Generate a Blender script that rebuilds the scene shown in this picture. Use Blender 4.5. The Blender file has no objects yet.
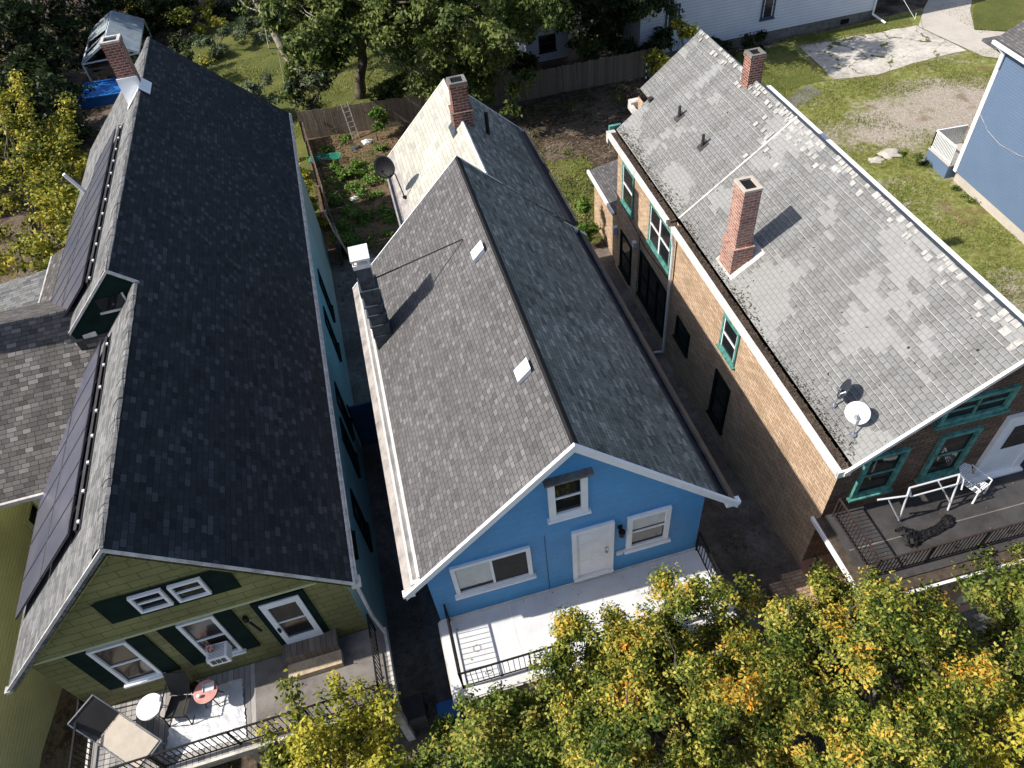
import bpy, bmesh, math, random
import numpy as np
from mathutils import Vector, Matrix
R = math.radians
random.seed(7)
scene = bpy.context.scene
COL = scene.collection

# ------------------------------------------------------------------ materials
def new_mat(name):
    m = bpy.data.materials.new(name); m.use_nodes = True
    nt = m.node_tree; nt.nodes.clear()
    out = nt.nodes.new('ShaderNodeOutputMaterial'); b = nt.nodes.new('ShaderNodeBsdfPrincipled')
    nt.links.new(b.outputs[0], out.inputs[0])
    return m, nt, b
def N(nt, t, **kw):
    n = nt.nodes.new(t)
    for k, v in kw.items():
        if hasattr(n, k) and not k.startswith('i_'): setattr(n, k, v)
    return n
def c4(c): return (c[0], c[1], c[2], 1)
def noise(nt, vec, scale, detail=6, rough=.6):
    n = nt.nodes.new('ShaderNodeTexNoise'); n.inputs['Scale'].default_value = scale
    n.inputs['Detail'].default_value = detail; n.inputs['Roughness'].default_value = rough
    if vec is not None: nt.links.new(vec, n.inputs['Vector'])
    return n
def ramp(nt, fac, stops):
    r = nt.nodes.new('ShaderNodeValToRGB'); e = r.color_ramp.elements
    while len(e) < len(stops): e.new(.5)
    for i, (p, c) in enumerate(stops): e[i].position = p; e[i].color = c4(c)
    nt.links.new(fac, r.inputs[0]); return r
def mixc(nt, fac, a, b, mode='MIX'):
    m = nt.nodes.new('ShaderNodeMix'); m.data_type = 'RGBA'; m.blend_type = mode
    if isinstance(fac, (int, float)): m.inputs[0].default_value = fac
    else: nt.links.new(fac, m.inputs[0])
    for s, v in ((6, a), (7, b)):
        if isinstance(v, tuple): m.inputs[s].default_value = c4(v)
        else: nt.links.new(v, m.inputs[s])
    return m.outputs[2]
def bump(nt, b, h, strength, dist=.01, prev=None):
    n = nt.nodes.new('ShaderNodeBump'); n.inputs['Strength'].default_value = strength; n.inputs['Distance'].default_value = dist
    nt.links.new(h, n.inputs['Height'])
    if prev is not None: nt.links.new(prev, n.inputs['Normal'])
    nt.links.new(n.outputs[0], b.inputs['Normal']); return n.outputs[0]
def mathn(nt, op, a, b=None):
    m = nt.nodes.new('ShaderNodeMath'); m.operation = op
    for i, v in enumerate((a, b)):
        if v is None: continue
        if isinstance(v, (int, float)): m.inputs[i].default_value = v
        else: nt.links.new(v, m.inputs[i])
    return m.outputs[0]

def plain(name, col, rough=.6, metal=0, var=.15, scale=3., bmp=.0, spec=.4):
    """paint, wood or metal with dirt and fine variation"""
    m, nt, b = new_mat(name)
    tc = nt.nodes.new('ShaderNodeTexCoord')
    n1 = noise(nt, tc.outputs['Object'], scale, 8, .65)
    dark = tuple(x*(1-var*1.6) for x in col); lite = tuple(min(1, x*(1+var*.7)) for x in col)
    r = ramp(nt, n1.outputs[0], [(.3, dark), (.55, col), (.75, lite)])
    nt.links.new(r.outputs[0], b.inputs['Base Color'])
    b.inputs['Roughness'].default_value = rough; b.inputs['Metallic'].default_value = metal
    b.inputs['Specular IOR Level'].default_value = spec
    if bmp: bump(nt, b, noise(nt, tc.outputs['Object'], scale*9, 5).outputs[0], bmp, .02)
    return m

def shingles(name, cols, w=.30, h=.14, mortar=.006, mortar_col=(.01,.01,.012), bscale=.6, patch=None, rough=.9, dirt=.35, streak=False, gap=.0):
    """asphalt shingles from the metre UVs (u along the eave, v up the slope)"""
    m, nt, b = new_mat(name)
    uv = nt.nodes.new('ShaderNodeUVMap'); u = uv.outputs[0]
    wob = noise(nt, u, .35, 3)
    mp = nt.nodes.new('ShaderNodeVectorMath'); mp.operation = 'MULTIPLY_ADD'
    nt.links.new(wob.outputs['Color'], mp.inputs[0]); mp.inputs[1].default_value = (.05, .05, 0); nt.links.new(u, mp.inputs[2])
    br = nt.nodes.new('ShaderNodeTexBrick'); nt.links.new(mp.outputs[0], br.inputs['Vector'])
    br.inputs['Scale'].default_value = 1; br.inputs['Brick Width'].default_value = w; br.inputs['Row Height'].default_value = h
    br.inputs['Mortar Size'].default_value = mortar; br.inputs['Mortar Smooth'].default_value = .3
    br.inputs['Color1'].default_value = (0,0,0,1); br.inputs['Color2'].default_value = (1,1,1,1); br.inputs['Mortar'].default_value = (.5,.5,.5,1)
    br.inputs['Bias'].default_value = 0; br.offset = .37; br.squash = 1.25; br.squash_frequency = 3
    r = ramp(nt, br.outputs['Color'], [(i/(len(cols)-1), c) for i, c in enumerate(cols)])
    r.color_ramp.interpolation = 'LINEAR'
    big = noise(nt, u, bscale, 6, .65)
    bigr = ramp(nt, big.outputs[0], [(.25, (1-dirt,)*3), (.6, (1.0,)*3), (.8, (1+dirt*.4,)*3)])
    c = mixc(nt, 1, r.outputs[0], bigr.outputs[0], 'MULTIPLY')
    fine = noise(nt, u, 55, 3, .7)
    fr = ramp(nt, fine.outputs[0], [(.2, (.72,)*3), (.8, (1.25,)*3)])
    c = mixc(nt, .8, c, fr.outputs[0], 'MULTIPLY')
    if streak:   # water streaks down the slope
        sp = nt.nodes.new('ShaderNodeMapping'); sp.inputs['Scale'].default_value = (2.2, .22, 1); nt.links.new(u, sp.inputs[0])
        sn = noise(nt, sp.outputs[0], 1.4, 5, .7)
        sr = ramp(nt, sn.outputs[0], [(.35, (.7, .74, .72)), (.65, (1.15,)*3)])
        c = mixc(nt, .8, c, sr.outputs[0], 'MULTIPLY')
    if patch:    # newer or bleached patches with ragged course-wise edges
        pn = noise(nt, u, patch[1], 2, .5)
        br2 = nt.nodes.new('ShaderNodeTexBrick'); nt.links.new(mp.outputs[0], br2.inputs['Vector'])
        pr = ramp(nt, pn.outputs[0], [(patch[2], (0,)*3), (patch[2]+.015, (1,)*3)])
        c = mixc(nt, pr.outputs[0], c, mixc(nt, .5, c, patch[0]))
    c = mixc(nt, br.outputs['Fac'], c, mortar_col)
    nt.links.new(c, b.inputs['Base Color'])
    b.inputs['Roughness'].default_value = rough; b.inputs['Specular IOR Level'].default_value = .25
    # each course overlaps the one below: a saw-tooth height
    sep = nt.nodes.new('ShaderNodeSeparateXYZ'); nt.links.new(mp.outputs[0], sep.inputs[0])
    saw = mathn(nt, 'FRACT', mathn(nt, 'DIVIDE', sep.outputs[1], h))
    hh = mathn(nt, 'ADD', mathn(nt, 'MULTIPLY', saw, -1.0), mathn(nt, 'MULTIPLY', br.outputs['Fac'], -.6))
    hh = mathn(nt, 'ADD', hh, mathn(nt, 'MULTIPLY', fine.outputs[0], .5))
    hh = mathn(nt, 'ADD', hh, mathn(nt, 'MULTIPLY', big.outputs[0], 3))
    bump(nt, b, hh, .7, .012)
    return m

def ridged_shingles(name):
    """old grey shingles: courses with curled pale butts, flat repaired patches that follow the tabs, holes and run-off"""
    m, nt, b = new_mat(name)
    uv = nt.nodes.new('ShaderNodeUVMap'); u = uv.outputs[0]
    W, H_ = .22, .145
    wob = noise(nt, u, .5, 3)
    mp = nt.nodes.new('ShaderNodeVectorMath'); mp.operation = 'MULTIPLY_ADD'
    nt.links.new(wob.outputs['Color'], mp.inputs[0]); mp.inputs[1].default_value = (.03, .04, 0); nt.links.new(u, mp.inputs[2])
    sep = nt.nodes.new('ShaderNodeSeparateXYZ'); nt.links.new(mp.outputs[0], sep.inputs[0])
    row = mathn(nt, 'FLOOR', mathn(nt, 'DIVIDE', sep.outputs[1], H_)); saw = mathn(nt, 'FRACT', mathn(nt, 'DIVIDE', sep.outputs[1], H_))
    # tab cell coordinates, for effects that change from tab to tab
    colm = mathn(nt, 'FLOOR', mathn(nt, 'DIVIDE', mathn(nt, 'ADD', sep.outputs[0], mathn(nt, 'MULTIPLY', mathn(nt, 'MODULO', row, 2.0), W*.5)), W*2))
    cell = nt.nodes.new('ShaderNodeCombineXYZ'); nt.links.new(mathn(nt, 'MULTIPLY', colm, W*2), cell.inputs[0]); nt.links.new(mathn(nt, 'MULTIPLY', row, H_), cell.inputs[1])
    br = nt.nodes.new('ShaderNodeTexBrick'); nt.links.new(mp.outputs[0], br.inputs['Vector'])
    br.inputs['Scale'].default_value = 1; br.inputs['Brick Width'].default_value = W; br.inputs['Row Height'].default_value = H_
    br.inputs['Mortar Size'].default_value = .007; br.inputs['Mortar Smooth'].default_value = .2
    br.inputs['Color1'].default_value = (.185,.186,.182,1); br.inputs['Color2'].default_value = (.225,.226,.222,1); br.inputs['Mortar'].default_value = (.10,.10,.095,1)
    run = nt.nodes.new('ShaderNodeMapping'); run.inputs['Scale'].default_value = (1.6, .16, 1); nt.links.new(u, run.inputs[0])
    rn = noise(nt, run.outputs[0], 1.3, 7, .7)
    c = mixc(nt, 1, br.outputs['Color'], ramp(nt, rn.outputs[0], [(.3, (.68,.67,.64)), (.55, (1.,1.,1.)), (.75, (1.12,1.12,1.1))]).outputs[0], 'MULTIPLY')
    pn = noise(nt, cell.outputs[0], .42, 3, .6)
    pm = ramp(nt, pn.outputs[0], [(.535, (0,)*3), (.545, (1,)*3)])
    pale = ramp(nt, saw, [(0, (1,)*3), (.10, (1,)*3), (.17, (0,)*3), (1, (0,)*3)])
    hn = noise(nt, u, 7, 4, .7)
    rowrnd = nt.nodes.new('ShaderNodeTexWhiteNoise'); rowrnd.noise_dimensions = '1D'; nt.links.new(row, rowrnd.inputs['W'])
    edge = mathn(nt, 'MULTIPLY', pale.outputs[0], mathn(nt, 'SUBTRACT', 1.0, pm.outputs[0]))
    edge = mathn(nt, 'MULTIPLY', edge, ramp(nt, hn.outputs[0], [(.38, (0,)*3), (.5, (1,)*3)]).outputs[0])
    edge = mathn(nt, 'MULTIPLY', edge, ramp(nt, rowrnd.outputs[0], [(.2, (.25,)*3), (.7, (1,)*3)]).outputs[0])
    c = mixc(nt, mathn(nt, 'MULTIPLY', edge, .8), c, (.46,.45,.42))
    under = ramp(nt, saw, [(0, (0,)*3), (.80, (0,)*3), (.9, (1,)*3), (1, (1,)*3)])
    c = mixc(nt, mathn(nt, 'MULTIPLY', mathn(nt, 'MULTIPLY', under.outputs[0], mathn(nt, 'SUBTRACT', 1.0, pm.outputs[0])), .45), c, (.07,.07,.066))
    c = mixc(nt, mathn(nt, 'MULTIPLY', pm.outputs[0], .6), c, (.30,.30,.29))
    holes = noise(nt, u, 7.5, 1, .5)
    c = mixc(nt, ramp(nt, holes.outputs[0], [(.24, (1,)*3), (.27, (0,)*3)]).outputs[0], c, (.03,.03,.03))
    fine = noise(nt, u, 60, 3, .7)
    c = mixc(nt, .8, c, ramp(nt, fine.outputs[0], [(.2, (.72,)*3), (.8, (1.25,)*3)]).outputs[0], 'MULTIPLY')
    nt.links.new(c, b.inputs['Base Color']); b.inputs['Roughness'].default_value = .9; b.inputs['Specular IOR Level'].default_value = .25
    amp = mathn(nt, 'SUBTRACT', -1.0, mathn(nt, 'MULTIPLY', mathn(nt, 'SUBTRACT', 1.0, pm.outputs[0]), 1.6))
    hh = mathn(nt, 'ADD', mathn(nt, 'MULTIPLY', saw, amp), mathn(nt, 'MULTIPLY', br.outputs['Fac'], -.7))
    hh = mathn(nt, 'ADD', hh, mathn(nt, 'MULTIPLY', fine.outputs[0], .4))
    bump(nt, b, hh, .85, .014)
    return m

def bricks(name, c1, c2, mortar, w=.21, h=.072, dirt=.35, ms=.009):
    m, nt, b = new_mat(name)
    uv = nt.nodes.new('ShaderNodeUVMap'); u = uv.outputs[0]
    br = nt.nodes.new('ShaderNodeTexBrick'); nt.links.new(u, br.inputs['Vector'])
    br.inputs['Scale'].default_value = 1; br.inputs['Brick Width'].default_value = w; br.inputs['Row Height'].default_value = h
    br.inputs['Mortar Size'].default_value = ms; br.inputs['Mortar Smooth'].default_value = .2
    br.inputs['Color1'].default_value = c4(c1); br.inputs['Color2'].default_value = c4(c2); br.inputs['Mortar'].default_value = c4(mortar)
    n1 = noise(nt, u, 1.1, 7, .65); n2 = noise(nt, u, 14, 4, .6)
    c = mixc(nt, 1, br.outputs['Color'], ramp(nt, n1.outputs[0], [(.3, (1-dirt,)*3), (.6, (1.05,)*3)]).outputs[0], 'MULTIPLY')
    c = mixc(nt, .8, c, ramp(nt, n2.outputs[0], [(.3, (.75,)*3), (.7, (1.2,)*3)]).outputs[0], 'MULTIPLY')
    nt.links.new(c, b.inputs['Base Color']); b.inputs['Roughness'].default_value = .92; b.inputs['Specular IOR Level'].default_value = .2
    bump(nt, b, mathn(nt, 'ADD', mathn(nt, 'MULTIPLY', br.outputs['Fac'], -1.), mathn(nt, 'MULTIPLY', n2.outputs[0], .5)), .6, .008)
    return m

def siding(name, col, pitch=.11, axis='v', var=.12, lap=.9, joint=None, rough=.55, line=.45):
    """lapped boards: shadow line at each lap, slight fading and grime"""
    m, nt, b = new_mat(name)
    uv = nt.nodes.new('ShaderNodeUVMap'); u = uv.outputs[0]
    sep = nt.nodes.new('ShaderNodeSeparateXYZ'); nt.links.new(u, sep.inputs[0])
    co = sep.outputs[1] if axis == 'v' else sep.outputs[0]
    saw = mathn(nt, 'FRACT', mathn(nt, 'DIVIDE', co, pitch))
    n1 = noise(nt, u, .8, 7, .65); n2 = noise(nt, u, 12, 5, .6)
    c = ramp(nt, n1.outputs[0], [(.3, tuple(x*(1-var*1.5) for x in col)), (.7, tuple(min(1, x*(1+var)) for x in col))]).outputs[0]
    c = mixc(nt, .5, c, ramp(nt, n2.outputs[0], [(.3, (.82,)*3), (.7, (1.1,)*3)]).outputs[0], 'MULTIPLY')
    ln = ramp(nt, saw, [(0, (1,)*3), (.07, (1,)*3), (.12, (0,)*3), (1, (0,)*3)]).outputs[0]
    if joint:
        br = nt.nodes.new('ShaderNodeTexBrick'); nt.links.new(u, br.inputs['Vector'])
        br.inputs['Scale'].default_value = 1; br.inputs['Brick Width'].default_value = joint; br.inputs['Row Height'].default_value = pitch
        br.inputs['Mortar Size'].default_value = .006
        br.inputs['Color1'].default_value = (.94,.94,.94,1); br.inputs['Color2'].default_value = (1.05,1.05,1.05,1)
        c = mixc(nt, 1, c, br.outputs['Color'], 'MULTIPLY'); ln = mathn(nt, 'MAXIMUM', ln, br.outputs['Fac'])
    c = mixc(nt, mathn(nt, 'MULTIPLY', ln, line), c, tuple(x*.3 for x in col))
    nt.links.new(c, b.inputs['Base Color']); b.inputs['Roughness'].default_value = rough; b.inputs['Specular IOR Level'].default_value = .3
    bump(nt, b, mathn(nt, 'ADD', mathn(nt, 'MULTIPLY', saw, -1.0), mathn(nt, 'MULTIPLY', n2.outputs[0], .25)), lap, .012)
    return m

def planks(name, col, w=.14, axis='u', var=.3, rough=.8):
    m, nt, b = new_mat(name)
    uv = nt.nodes.new('ShaderNodeUVMap')
    mp = nt.nodes.new('ShaderNodeMapping'); nt.links.new(uv.outputs[0], mp.inputs[0])
    if axis == 'u': mp.inputs['Rotation'].default_value = (0, 0, R(90))
    br = nt.nodes.new('ShaderNodeTexBrick'); nt.links.new(mp.outputs[0], br.inputs['Vector'])
    br.inputs['Scale'].default_value = 1; br.inputs['Brick Width'].default_value = 9; br.inputs['Row Height'].default_value = w
    br.inputs['Mortar Size'].default_value = .006
    br.inputs['Color1'].default_value = c4(tuple(x*(1-var) for x in col)); br.inputs['Color2'].default_value = c4(tuple(x*(1+var*.6) for x in col)); br.inputs['Mortar'].default_value = c4(tuple(x*.15 for x in col))
    st = nt.nodes.new('ShaderNodeMapping'); st.inputs['Scale'].default_value = (1.5, 14, 1); nt.links.new(mp.outputs[0], st.inputs[0])
    n = noise(nt, st.outputs[0], 2, 6, .7)
    c = mixc(nt, .8, br.outputs['Color'], ramp(nt, n.outputs[0], [(.3, (.6,)*3), (.7, (1.25,)*3)]).outputs[0], 'MULTIPLY')
    nt.links.new(c, b.inputs['Base Color']); b.inputs['Roughness'].default_value = rough
    bump(nt, b, mathn(nt, 'ADD', mathn(nt, 'MULTIPLY', br.outputs['Fac'], -1.), mathn(nt, 'MULTIPLY', n.outputs[0], .4)), .6, .008)
    return m

def ground_mat(name, stops, s1=.35, s2=5., bmpd=.05, bs=1., fine_amp=.45):
    m, nt, b = new_mat(name)
    tc = nt.nodes.new('ShaderNodeTexCoord'); o = tc.outputs['Object']
    n1 = noise(nt, o, s1, 10, .68); n2 = noise(nt, o, s2, 8, .75); n3 = noise(nt, o, s2*7, 4, .7)
    f = mathn(nt, 'ADD', mathn(nt, 'MULTIPLY', n1.outputs[0], .62), mathn(nt, 'MULTIPLY', n2.outputs[0], .38))
    c = ramp(nt, f, stops).outputs[0]
    c = mixc(nt, .9, c, ramp(nt, n3.outputs[0], [(.3, (1-fine_amp,)*3), (.7, (1+fine_amp*.7,)*3)]).outputs[0], 'MULTIPLY')
    nt.links.new(c, b.inputs['Base Color']); b.inputs['Roughness'].default_value = .95; b.inputs['Specular IOR Level'].default_value = .15
    bump(nt, b, mathn(nt, 'ADD', n2.outputs[0], mathn(nt, 'MULTIPLY', n3.outputs[0], .6)), bs, bmpd)
    return m

def leaf_mat(name, stops, clump=.9, trans=.27):
    m, nt, b = new_mat(name)
    g = nt.nodes.new('ShaderNodeNewGeometry'); tc = nt.nodes.new('ShaderNodeTexCoord')
    n = noise(nt, tc.outputs['Object'], clump, 3, .6)
    f = mathn(nt, 'ADD', mathn(nt, 'MULTIPLY', n.outputs[0], .74), mathn(nt, 'MULTIPLY', g.outputs['Random Per Island'], .26))
    r = ramp(nt, f, stops)
    nt.links.new(r.outputs[0], b.inputs['Base Color']); b.inputs['Roughness'].default_value = .55; b.inputs['Specular IOR Level'].default_value = .22
    tr = nt.nodes.new('ShaderNodeBsdfTranslucent'); nt.links.new(r.outputs[0], tr.inputs[0])
    mx = nt.nodes.new('ShaderNodeMixShader'); mx.inputs[0].default_value = trans
    nt.links.new(b.outputs[0], mx.inputs[1]); nt.links.new(tr.outputs[0], mx.inputs[2])
    nt.links.new(mx.outputs[0], nt.nodes['Material Output'].inputs[0])
    return m

def glass_mat(name, col=(.012,.014,.016), rough=.06):
    m, nt, b = new_mat(name)
    b.inputs['Base Color'].default_value = c4(col); b.inputs['Roughness'].default_value = rough
    b.inputs['Specular IOR Level'].default_value = .35
    tc = nt.nodes.new('ShaderNodeTexCoord'); bump(nt, b, noise(nt, tc.outputs['Object'], 1.5, 2).outputs[0], .08, .05)
    return m

M = {}
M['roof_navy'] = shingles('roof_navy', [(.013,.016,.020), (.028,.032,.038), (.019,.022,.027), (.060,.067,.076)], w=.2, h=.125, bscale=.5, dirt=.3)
M['roof_slate_brown'] = shingles('roof_brown', [(.055,.05,.045), (.125,.115,.105), (.08,.073,.068), (.21,.195,.18)], w=.21, h=.13, bscale=.5)
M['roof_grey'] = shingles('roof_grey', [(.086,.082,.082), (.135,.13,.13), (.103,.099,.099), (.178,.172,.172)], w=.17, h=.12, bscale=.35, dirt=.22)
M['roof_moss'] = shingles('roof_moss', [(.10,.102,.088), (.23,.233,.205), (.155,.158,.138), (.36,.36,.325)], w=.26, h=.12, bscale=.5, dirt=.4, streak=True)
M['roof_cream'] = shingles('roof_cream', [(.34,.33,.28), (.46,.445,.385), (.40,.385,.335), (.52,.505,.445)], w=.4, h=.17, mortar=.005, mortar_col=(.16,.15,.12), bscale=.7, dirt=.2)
M['roof_old'] = ridged_shingles('roof_old')
M['roof_navy_lit'] = shingles('roof_navy_lit', [(.10,.102,.104), (.17,.17,.168), (.22,.22,.215)], w=.3, h=.15, dirt=.35)  # paler copy of the navy shingles, sunlight put into the colour
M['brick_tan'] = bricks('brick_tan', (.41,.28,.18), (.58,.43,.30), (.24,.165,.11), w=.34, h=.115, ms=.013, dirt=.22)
M['brick_tan_shaded'] = bricks('brick_tan_shaded', (.13,.085,.06), (.22,.145,.10), (.06,.045,.035), w=.34, h=.115, ms=.013)  # dark copy of brick_tan: the front wall's shade put into its colour
M['brick_red'] = bricks('brick_red', (.16,.042,.03), (.29,.09,.062), (.40,.34,.29), w=.23, h=.088, ms=.013)
M['brick_pink'] = bricks('brick_pink', (.27,.105,.075), (.42,.22,.17), (.46,.36,.31), w=.27, h=.1, ms=.017)
M['brick_soot'] = bricks('brick_soot', (.12,.038,.026), (.21,.075,.05), (.27,.22,.19), w=.27, h=.1, ms=.017)
M['blue_siding'] = siding('blue_siding', (.075,.285,.56), pitch=.26, var=.09, lap=.35, line=.14)
M['olive_siding'] = siding('olive_siding', (.20,.195,.075), pitch=.24, joint=.6, var=.22, lap=.5, line=.3)
M['olive_clap'] = siding('olive_clap', (.46,.46,.27), pitch=.14, var=.12, line=.55)
M['teal_siding'] = siding('teal_siding', (.38,.50,.44), pitch=.11, var=.1, line=.25)
M['sage_clap'] = siding('sage_clap', (.27,.34,.25), pitch=.1, var=.08)
M['white_siding'] = siding('white_siding', (.66,.69,.76), pitch=.2, var=.05, line=.65)
M['greyblue_siding'] = siding('greyblue_siding', (.115,.17,.265), pitch=.13, var=.05, line=.35)
M['white'] = plain('white_paint', (.78,.79,.80), .5, var=.06)
M['white_deck'] = plain('white_deck', (.64,.64,.65), .6, var=.10, scale=1.6)
M['dirty_white'] = plain('dirty_white', (.55,.52,.48), .6, var=.3, scale=4)
M['gutter_white'] = plain('gutter_white', (.70,.68,.64), .55, var=.2, scale=2.5)
M['gutter_pale'] = plain('gutter_pale', (.34,.31,.29), .6, var=.3, scale=3)
M['gutter_dark'] = plain('gutter_dark', (.045,.04,.042), .6, var=.4, scale=3)
M['black_iron'] = plain('black_iron', (.010,.010,.011), .7, var=.2, spec=.2)
M['rust_iron'] = plain('rust_iron', (.04,.024,.019), .8, var=.5, scale=8)
M['dark_green'] = plain('dark_green', (.006,.018,.014), .85, var=.3, spec=.1)
M['teal_trim'] = plain('teal_trim', (.09,.27,.235), .65, var=.45, scale=7)
M['glass'] = glass_mat('glass')
M['glass_warm'] = glass_mat('glass_warm', (.03,.022,.016), .12)
M['blind'] = plain('blind', (.62,.62,.58), .8, var=.1)
M['solar'] = None
M['chrome'] = plain('galvanised', (.45,.47,.5), .4, metal=.7, var=.2)
M['dish_dark'] = plain('dish_dark', (.03,.035,.045), .45, var=.2)
M['dish_light'] = plain('dish_light', (.66,.67,.68), .5, var=.08)
M['tar'] = plain('tar_roofing', (.055,.052,.052), .75, var=.35, scale=1.5, bmp=.3)
M['deck_grey'] = plain('deck_grey', (.20,.18,.165), .8, var=.35, scale=1.6, bmp=.2)
M['deck_planks'] = planks('deck_planks', (.36,.34,.32), .14)
M['wood_grey'] = planks('wood_grey', (.17,.14,.115), .15)
M['wood_fence'] = planks('wood_fence', (.20,.155,.115), .14)
M['wood_dark'] = plain('wood_dark', (.075,.055,.04), .85, var=.4, scale=6, bmp=.3)
M['wood_light'] = plain('wood_light', (.48,.38,.26), .8, var=.25, scale=5, bmp=.2)
M['pink_floor'] = plain('pink_floor', (.42,.22,.17), .8, var=.2, scale=2)
M['concrete'] = ground_mat('concrete', [(.3, (.12,.11,.10)), (.42, (.38,.35,.31)), (.55, (.56,.52,.46)), (.7, (.64,.60,.54))], .5, 4, .02, .5, .2)
def crack(m):
    nt = m.node_tree; b = [n for n in nt.nodes if n.type == 'BSDF_PRINCIPLED'][0]; src = b.inputs['Base Color'].links[0].from_socket
    tc = nt.nodes.new('ShaderNodeTexCoord'); nn = noise(nt, tc.outputs['Object'], .8, 5)
    va = nt.nodes.new('ShaderNodeVectorMath'); va.operation = 'MULTIPLY_ADD'; nt.links.new(nn.outputs['Color'], va.inputs[0]); va.inputs[1].default_value = (1.6,1.6,0); nt.links.new(tc.outputs['Object'], va.inputs[2])
    v = nt.nodes.new('ShaderNodeTexVoronoi'); v.feature = 'DISTANCE_TO_EDGE'; v.inputs['Scale'].default_value = .42; nt.links.new(va.outputs[0], v.inputs['Vector'])
    wn = noise(nt, tc.outputs['Object'], 1.3, 4)
    f = mathn(nt, 'SUBTRACT', v.outputs['Distance'], mathn(nt, 'MULTIPLY', ramp(nt, wn.outputs[0], [(.5, (0,)*3), (.7, (1,)*3)]).outputs[0], .10))
    nt.links.new(mixc(nt, ramp(nt, f, [(0, (1,)*3), (.016, (0,)*3)]).outputs[0], src, (.10,.11,.035)), b.inputs['Base Color'])
crack(M['concrete'])
M['sidewalk'] = ground_mat('sidewalk', [(.3, (.36,.32,.28)), (.5, (.47,.43,.38)), (.7, (.52,.48,.43))], .4, 4, .02, .4, .15)
M['alley'] = ground_mat('alley', [(.35, (.08,.065,.055)), (.5, (.17,.145,.125)), (.62, (.28,.25,.22))], .6, 5, .04, .8)
M['dirt'] = ground_mat('dirt', [(.36, (.03,.024,.018)), (.47, (.08,.058,.042)), (.54, (.20,.155,.115)), (.60, (.07,.06,.035)), (.68, (.05,.065,.025))], .6, 5, .06, 1., .6)
M['leaf_litter'] = ground_mat('leaf_litter', [(.35, (.02,.026,.012)), (.44, (.09,.07,.04)), (.52, (.26,.17,.105)), (.57, (.06,.08,.025)), (.63, (.20,.13,.08)), (.7, (.05,.08,.02))], 1.1, 7, .08, 1., .6)
M['grass'] = ground_mat('grass', [(.32, (.05,.065,.018)), (.48, (.13,.15,.035)), (.6, (.21,.21,.07)), (.72, (.30,.27,.12))], .35, 6, .08, 1.)
M['lawn'] = ground_mat('lawn', [(.32, (.07,.09,.02)), (.5, (.135,.15,.04)), (.7, (.23,.22,.07))], .35, 8, .08, 1.)
M['asphalt'] = ground_mat('asphalt', [(.3, (.10,.10,.10)), (.7, (.20,.195,.185))], .4, 9, .02, .5, .25)
M['stone'] = ground_mat('stone', [(.35, (.11,.105,.10)), (.65, (.24,.23,.21))], 1.5, 6, .03, .8, .3)
M['blue_cloth'] = plain('blue_cloth', (.015,.13,.42), .5, var=.2)
M['blue_board'] = plain('blue_board', (.03,.09,.17), .7, var=.25)
M['poly_sheet'] = plain('poly_sheet', (.30,.35,.38), .4, var=.25, scale=2)
M['mesh_dark'] = plain('mesh_dark', (.035,.032,.03), .8, var=.2)
M['canvas_tan'] = plain('canvas_tan', (.48,.42,.35), .8, var=.1)
M['black_cloth'] = plain('black_cloth', (.006,.006,.007), .6, var=.3, scale=6, bmp=.6)
M['pink_top'] = plain('pink_top', (.62,.30,.26), .4, var=.2, scale=7)
M['slate_metal'] = plain('slate_metal', (.06,.075,.09), .45, metal=.2, var=.5, scale=4)
M['bark'] = plain('bark', (.13,.105,.085), .9, var=.45, scale=7, bmp=.8)
M['bark_pale'] = plain('bark_pale', (.30,.26,.22), .9, var=.35, scale=6, bmp=.6)
M['leaf_maple'] = leaf_mat('leaf_maple', [(.36, (.035,.065,.010)), (.46, (.125,.165,.022)), (.53, (.27,.28,.04)), (.60, (.46,.40,.08)), (.655, (.60,.42,.07)), (.70, (.70,.33,.03))], 1.1)
M['leaf_maple_green'] = leaf_mat('leaf_maple_green', [(.33, (.045,.085,.014)), (.48, (.12,.17,.028)), (.58, (.24,.27,.05)), (.70, (.42,.33,.07))], 1.0)
M['leaf_yellow'] = leaf_mat('leaf_yellow', [(.34, (.07,.10,.014)), (.46, (.22,.24,.028)), (.56, (.42,.39,.045)), (.70, (.58,.46,.06))], .9)
M['leaf_olive'] = leaf_mat('leaf_olive', [(.36, (.05,.075,.012)), (.46, (.17,.19,.025)), (.56, (.38,.36,.045)), (.68, (.58,.47,.07))], .55)
M['leaf_green'] = leaf_mat('leaf_green', [(.34, (.035,.06,.014)), (.5, (.09,.13,.028)), (.64, (.18,.21,.055))], .45)
M['leaf_dark'] = leaf_mat('leaf_dark', [(.32, (.014,.025,.008)), (.5, (.032,.052,.015)), (.68, (.08,.10,.03))], .4)  # darker copy of leaf_green with the back trees' shade in its colour
M['leaf_sage'] = leaf_mat('leaf_sage', [(.32, (.06,.085,.04)), (.5, (.11,.145,.075)), (.68, (.19,.22,.12))], .9)
M['leaf_bright'] = leaf_mat('leaf_bright', [(.32, (.06,.13,.02)), (.5, (.12,.22,.035)), (.68, (.22,.30,.06))], .9)

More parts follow.
